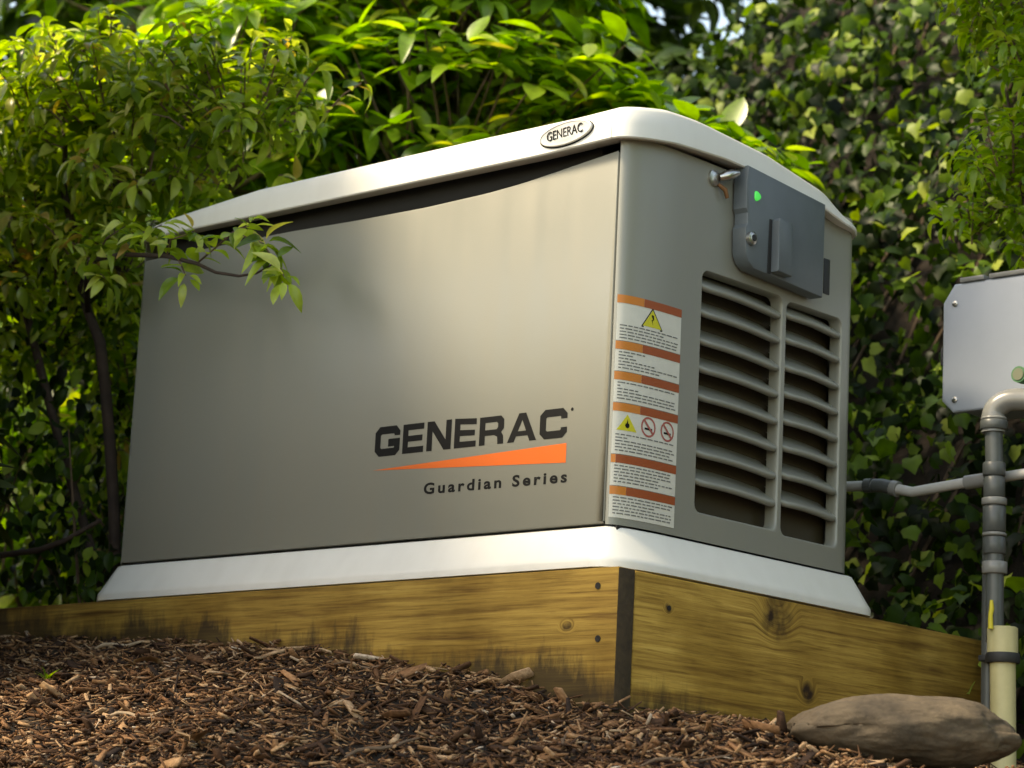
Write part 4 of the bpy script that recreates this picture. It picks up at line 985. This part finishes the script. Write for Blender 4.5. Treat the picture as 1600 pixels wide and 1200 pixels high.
# --- bright shrub at the far right
def bright_shrub():
    rng = np.random.default_rng(51); lv = Leaves(); tw = MB(); base = (.16, 1.08, 0.0)
    for c, r, n in (((.10, .98, 1.14), (.16, .14, .20), 70), ((.06, .98, .88), (.13, .12, .13), 42), ((-.03, .99, .80), (.09, .1, .05), 14), ((.14, 1.0, .68), (.10, .1, .10), 24), ((.22, 1.0, .95), (.15, .15, .4), 60)):
        P, u = crown_pts(c, r, n, rng, .2)
        for p, uu in zip(P, u):
            q = Vector(p)-Vector(uu)*.05-Vector((0, 0, .05)); tw.tube([q, Vector(p)], [.002, .001], 4, False); sprig(lv, [q, p], rng, .03, .010); whorl_cluster(lv, [p], [np.array(uu)+[0, 0, .8]], rng, .032, (4, 7), 3, .4)
    t = plant('bright_shrub', 'bright yellow-green small-leaved shrub at the upper right edge', 'shrub', base, lv, T_SMALL, M_IVYB)
    for dx in (-.06, .02, .08):
        mb = MB(); mb.tube([Vector(base)+Vector((dx*.3, 0, -.05)), Vector(base)+Vector((dx, -.03, .5)), Vector((.10+dx, .99, 1.0))], [.009, .007, .003], 7); mb.build('stem', M_BARK, t, 60)
    tw.build('twigs', M_TWIG, t, 60)['kind'] = 'stuff'
bright_shrub()
# --- trees beyond the bank
def tree(label, base, h, lumps, seed, size=.13, mat=None, r0=.09, group='trees beyond the bank'):
    rng = np.random.default_rng(seed); lv = Leaves(); b = Vector(base); top = b+Vector((rng.normal(0, .1), rng.normal(0, .1), h))
    mids = [b.lerp(top, k/5)+Vector(rng.normal(0, .03, 3)) for k in range(6)]; limbs = []
    for c, r, n in lumps:
        P, u = crown_pts(c, r, n, rng, .25); whorl_cluster(lv, P, u*.7+np.array([0, -.1, .5]), rng, size, (5, 8), 3, .5)
        st = mids[min(4, max(1, int((c[2]-base[2])/h*4)))]; cc = Vector(c); limbs.append((st, cc))
        for p in P[::5]: limbs.append((cc, Vector(p)))
    t = plant('tree', label, 'tree', base, lv, T_LAUREL, mat or M_TREE, group=group)
    mb = MB(); mb.tube([b-Vector((0, 0, .3))]+mids, [r0*1.2, r0, r0*.85, r0*.75, r0*.6, r0*.45, r0*.3], 10); mb.build('trunk', M_BARK, t, 60)
    mb = MB()
    for i, (a, c) in enumerate(limbs): mb.tube([a, a.lerp(c, .5)+Vector((0, 0, .04)), c], [.02, .013, .006] if (c-a).length > .6 else [.008, .006, .003], 5, False)
    mb.build('limbs', M_BARK, t, 60)
tree('dark big-leaved tree at the top left beyond the shrubs', (-3.6, 1.7, .9), 2.2, [((-3.2, 1.5, 2.1), (.6, .5, .35), 130), ((-3.7, 1.3, 1.6), (.5, .5, .35), 110), ((-2.9, 1.9, 2.3), (.6, .6, .35), 120), ((-3.3, 1.2, 1.05), (.5, .4, .4), 110)], 61)
tree('leafy tree standing beyond the bank above the lid', (-3.3, 3.2, 1.2), 2.0, [((-2.6, 2.3, 1.9), (.6, .5, .5), 200), ((-2.6, 2.7, 2.3), (.8, .5, .5), 200), ((-3.6, 2.9, 2.4), (.8, .5, .5), 180), ((-2.4, 2.5, 1.6), (.9, .4, .35), 170)], 62)
tree('tree at the top right beyond the ivy bank', (-.3, 3.4, 2.3), 1.4, [((-.5, 2.6, 2.55), (.6, .5, .35), 130), ((.3, 2.7, 2.9), (.7, .5, .4), 130)], 63)
# unseen plants added to shade the front panel's left part, the end face and ivy
M_SHADE = leaf_mat('shading_plant_leaf', [(0, (.012, .024, .006)), (.6, (.022, .040, .009)), (1, (.045, .06, .015))], .5, .12, 1.3)  # dark leaves so the added plants block light without glowing green
tree('unseen tall leafy shrub added to shade the left of the front panel', (-1.75, -.75, .0), 1.3, [((-1.54, -.42, .30), (.34, .28, .45), 340), ((-1.60, -.48, .90), (.36, .30, .5), 380), ((-1.80, -.75, .6), (.45, .4, .6), 340), ((-1.32, -.62, 1.32), (.42, .38, .22), 420), ((-1.42, -.95, 1.42), (.42, .38, .22), 460), ((-1.14, -.24, 1.31), (.34, .18, .13), 360), ((-2.2, -.25, .65), (.5, .45, .65), 420), ((-1.25, -.40, .12), (.16, .14, .2), 120)], 64, .10, M_SHADE, .04, 'added shading shrubs at left')
tree('unseen leafy shrub added further left to darken the front panel', (-1.6, -1.7, -.7), 1.2, [((-.72, -1.80, .30), (.5, .35, .6), 360), ((-1.3, -1.75, .25), (.5, .35, .6), 380), ((-.78, -1.36, 1.45), (.36, .33, .18), 280), ((-2.15, -1.35, .2), (.45, .42, .6), 300), ((-2.3, -1.3, .95), (.45, .45, .4), 300)], 65, .11, M_SHADE, .04, 'added shading shrubs at left')
tree('unseen tree canopy added over the generator to shade the ivy bank', (.75, 1.75, .6), 1.8, [((-.55, .38, 1.50), (.45, .32, .20), 380), ((.05, .55, 1.55), (.45, .35, .22), 340), ((.75, 1.5, 1.9), (.5, .5, .3), 200)], 67, .11, M_SHADE, .06, 'trees beyond the bank')
tree('unseen leafy shrub added at right to shade and tint the end face', (1.35, .45, -.6), 1.6, [((1.55, .35, .45), (.45, .5, .45), 240), ((1.5, .4, 1.1), (.45, .55, .4), 220)], 66, .10, M_LAUREL, .04, 'added shading shrubs at right')

# --- split every plant's leaves: the 300 that show largest as objects, the rest as one mass
def distribute():
    Vq, Fq, own = [], [], []; o = 0
    for pi, pl_ in enumerate(PLANTS):
        Lv = pl_['L']; d = Lv.R[:, :, 0]*Lv.S[:, :1]; s = Lv.R[:, :, 1]*Lv.S[:, :1]*.17; n = len(d)
        q = np.stack([Lv.P, Lv.P+d*.5+s, Lv.P+d, Lv.P+d*.5-s], 1).reshape(-1, 3); Vq.append(q)
        Fq.append((np.arange(n)*4)[:, None]+np.arange(4)+o); o += n*4; own.append(np.stack([np.full(n, pi), np.arange(n)], 1))
    own = np.concatenate(own); V = np.concatenate(Vq).tolist(); F = np.concatenate(Fq).tolist(); nl = len(F)
    o = len(V); V += [(-L, 0, 0), (0, 0, 0), (0, D, 0), (-L, D, 0), (-L, 0, .71), (0, 0, .71), (0, D, .71), (-L, D, .71)]
    F += [(o, o+1, o+5, o+4), (o+1, o+2, o+6, o+5), (o+4, o+5, o+6, o+7)]
    bvh = BVHTree.FromPolygons(V, F)
    vis = [dict() for _ in PLANTS]
    # trace one ray every 6 px of the photograph: count the rays that land on each leaf
    for py in range(2, 1200, 6):
        for px in range(2, 1600, 6):
            dd = (CF+CR*((px-800)/FPX)-CU*((py-600)/FPX)).normalized(); h = bvh.ray_cast(CAM, dd)
            if h[2] is not None and h[2] < nl:
                a, b = own[h[2]]; vis[a][b] = vis[a].get(b, 0)+1
    for pi, pl_ in enumerate(PLANTS):
        Lv = pl_['L']; t = pl_['root']; inv = pinv(t)
        order = sorted(vis[pi], key=lambda k: (-vis[pi][k], -Lv.S[k, 0]))[:pl_['cap']]
        meshes = []
        for tv, tf in pl_['T']:
            me = bpy.data.meshes.new('leaf'); me.from_pydata(tv.tolist(), [], tf.tolist()); me.update(); me.materials.append(pl_['mat'])
            for p in me.polygons: p.use_smooth = True
            meshes.append(me)
        for k in order:
            o_ = bpy.data.objects.new('leaf', meshes[int(Lv.K[k])]); COL.objects.link(o_); o_.parent = t
            R3 = Matrix([[float(v) for v in row] for row in Lv.R[k]]); s = Lv.S[k]
            o_.matrix_parent_inverse = inv; o_.matrix_basis = Matrix.Translation([float(v) for v in Lv.P[k]]) @ R3.to_4x4() @ Matrix.Diagonal((float(s[0]), float(s[1]), float(s[2]), 1))
        keep = np.ones(len(Lv.P), bool); keep[order] = False
        me = mass_mesh('foliage', pl_['T'], Lv.P[keep], Lv.R[keep], Lv.S[keep], Lv.K[keep], pl_['mat'])
        me.polygons.foreach_set('use_smooth', np.ones(len(me.polygons), bool))
        f = bpy.data.objects.new('foliage', me); COL.objects.link(f); f.parent = t; f.matrix_parent_inverse = inv; f['kind'] = 'stuff'
        print(t['label'], len(Lv.P), 'shown', len(vis[pi]), 'parts', len(order))
distribute()
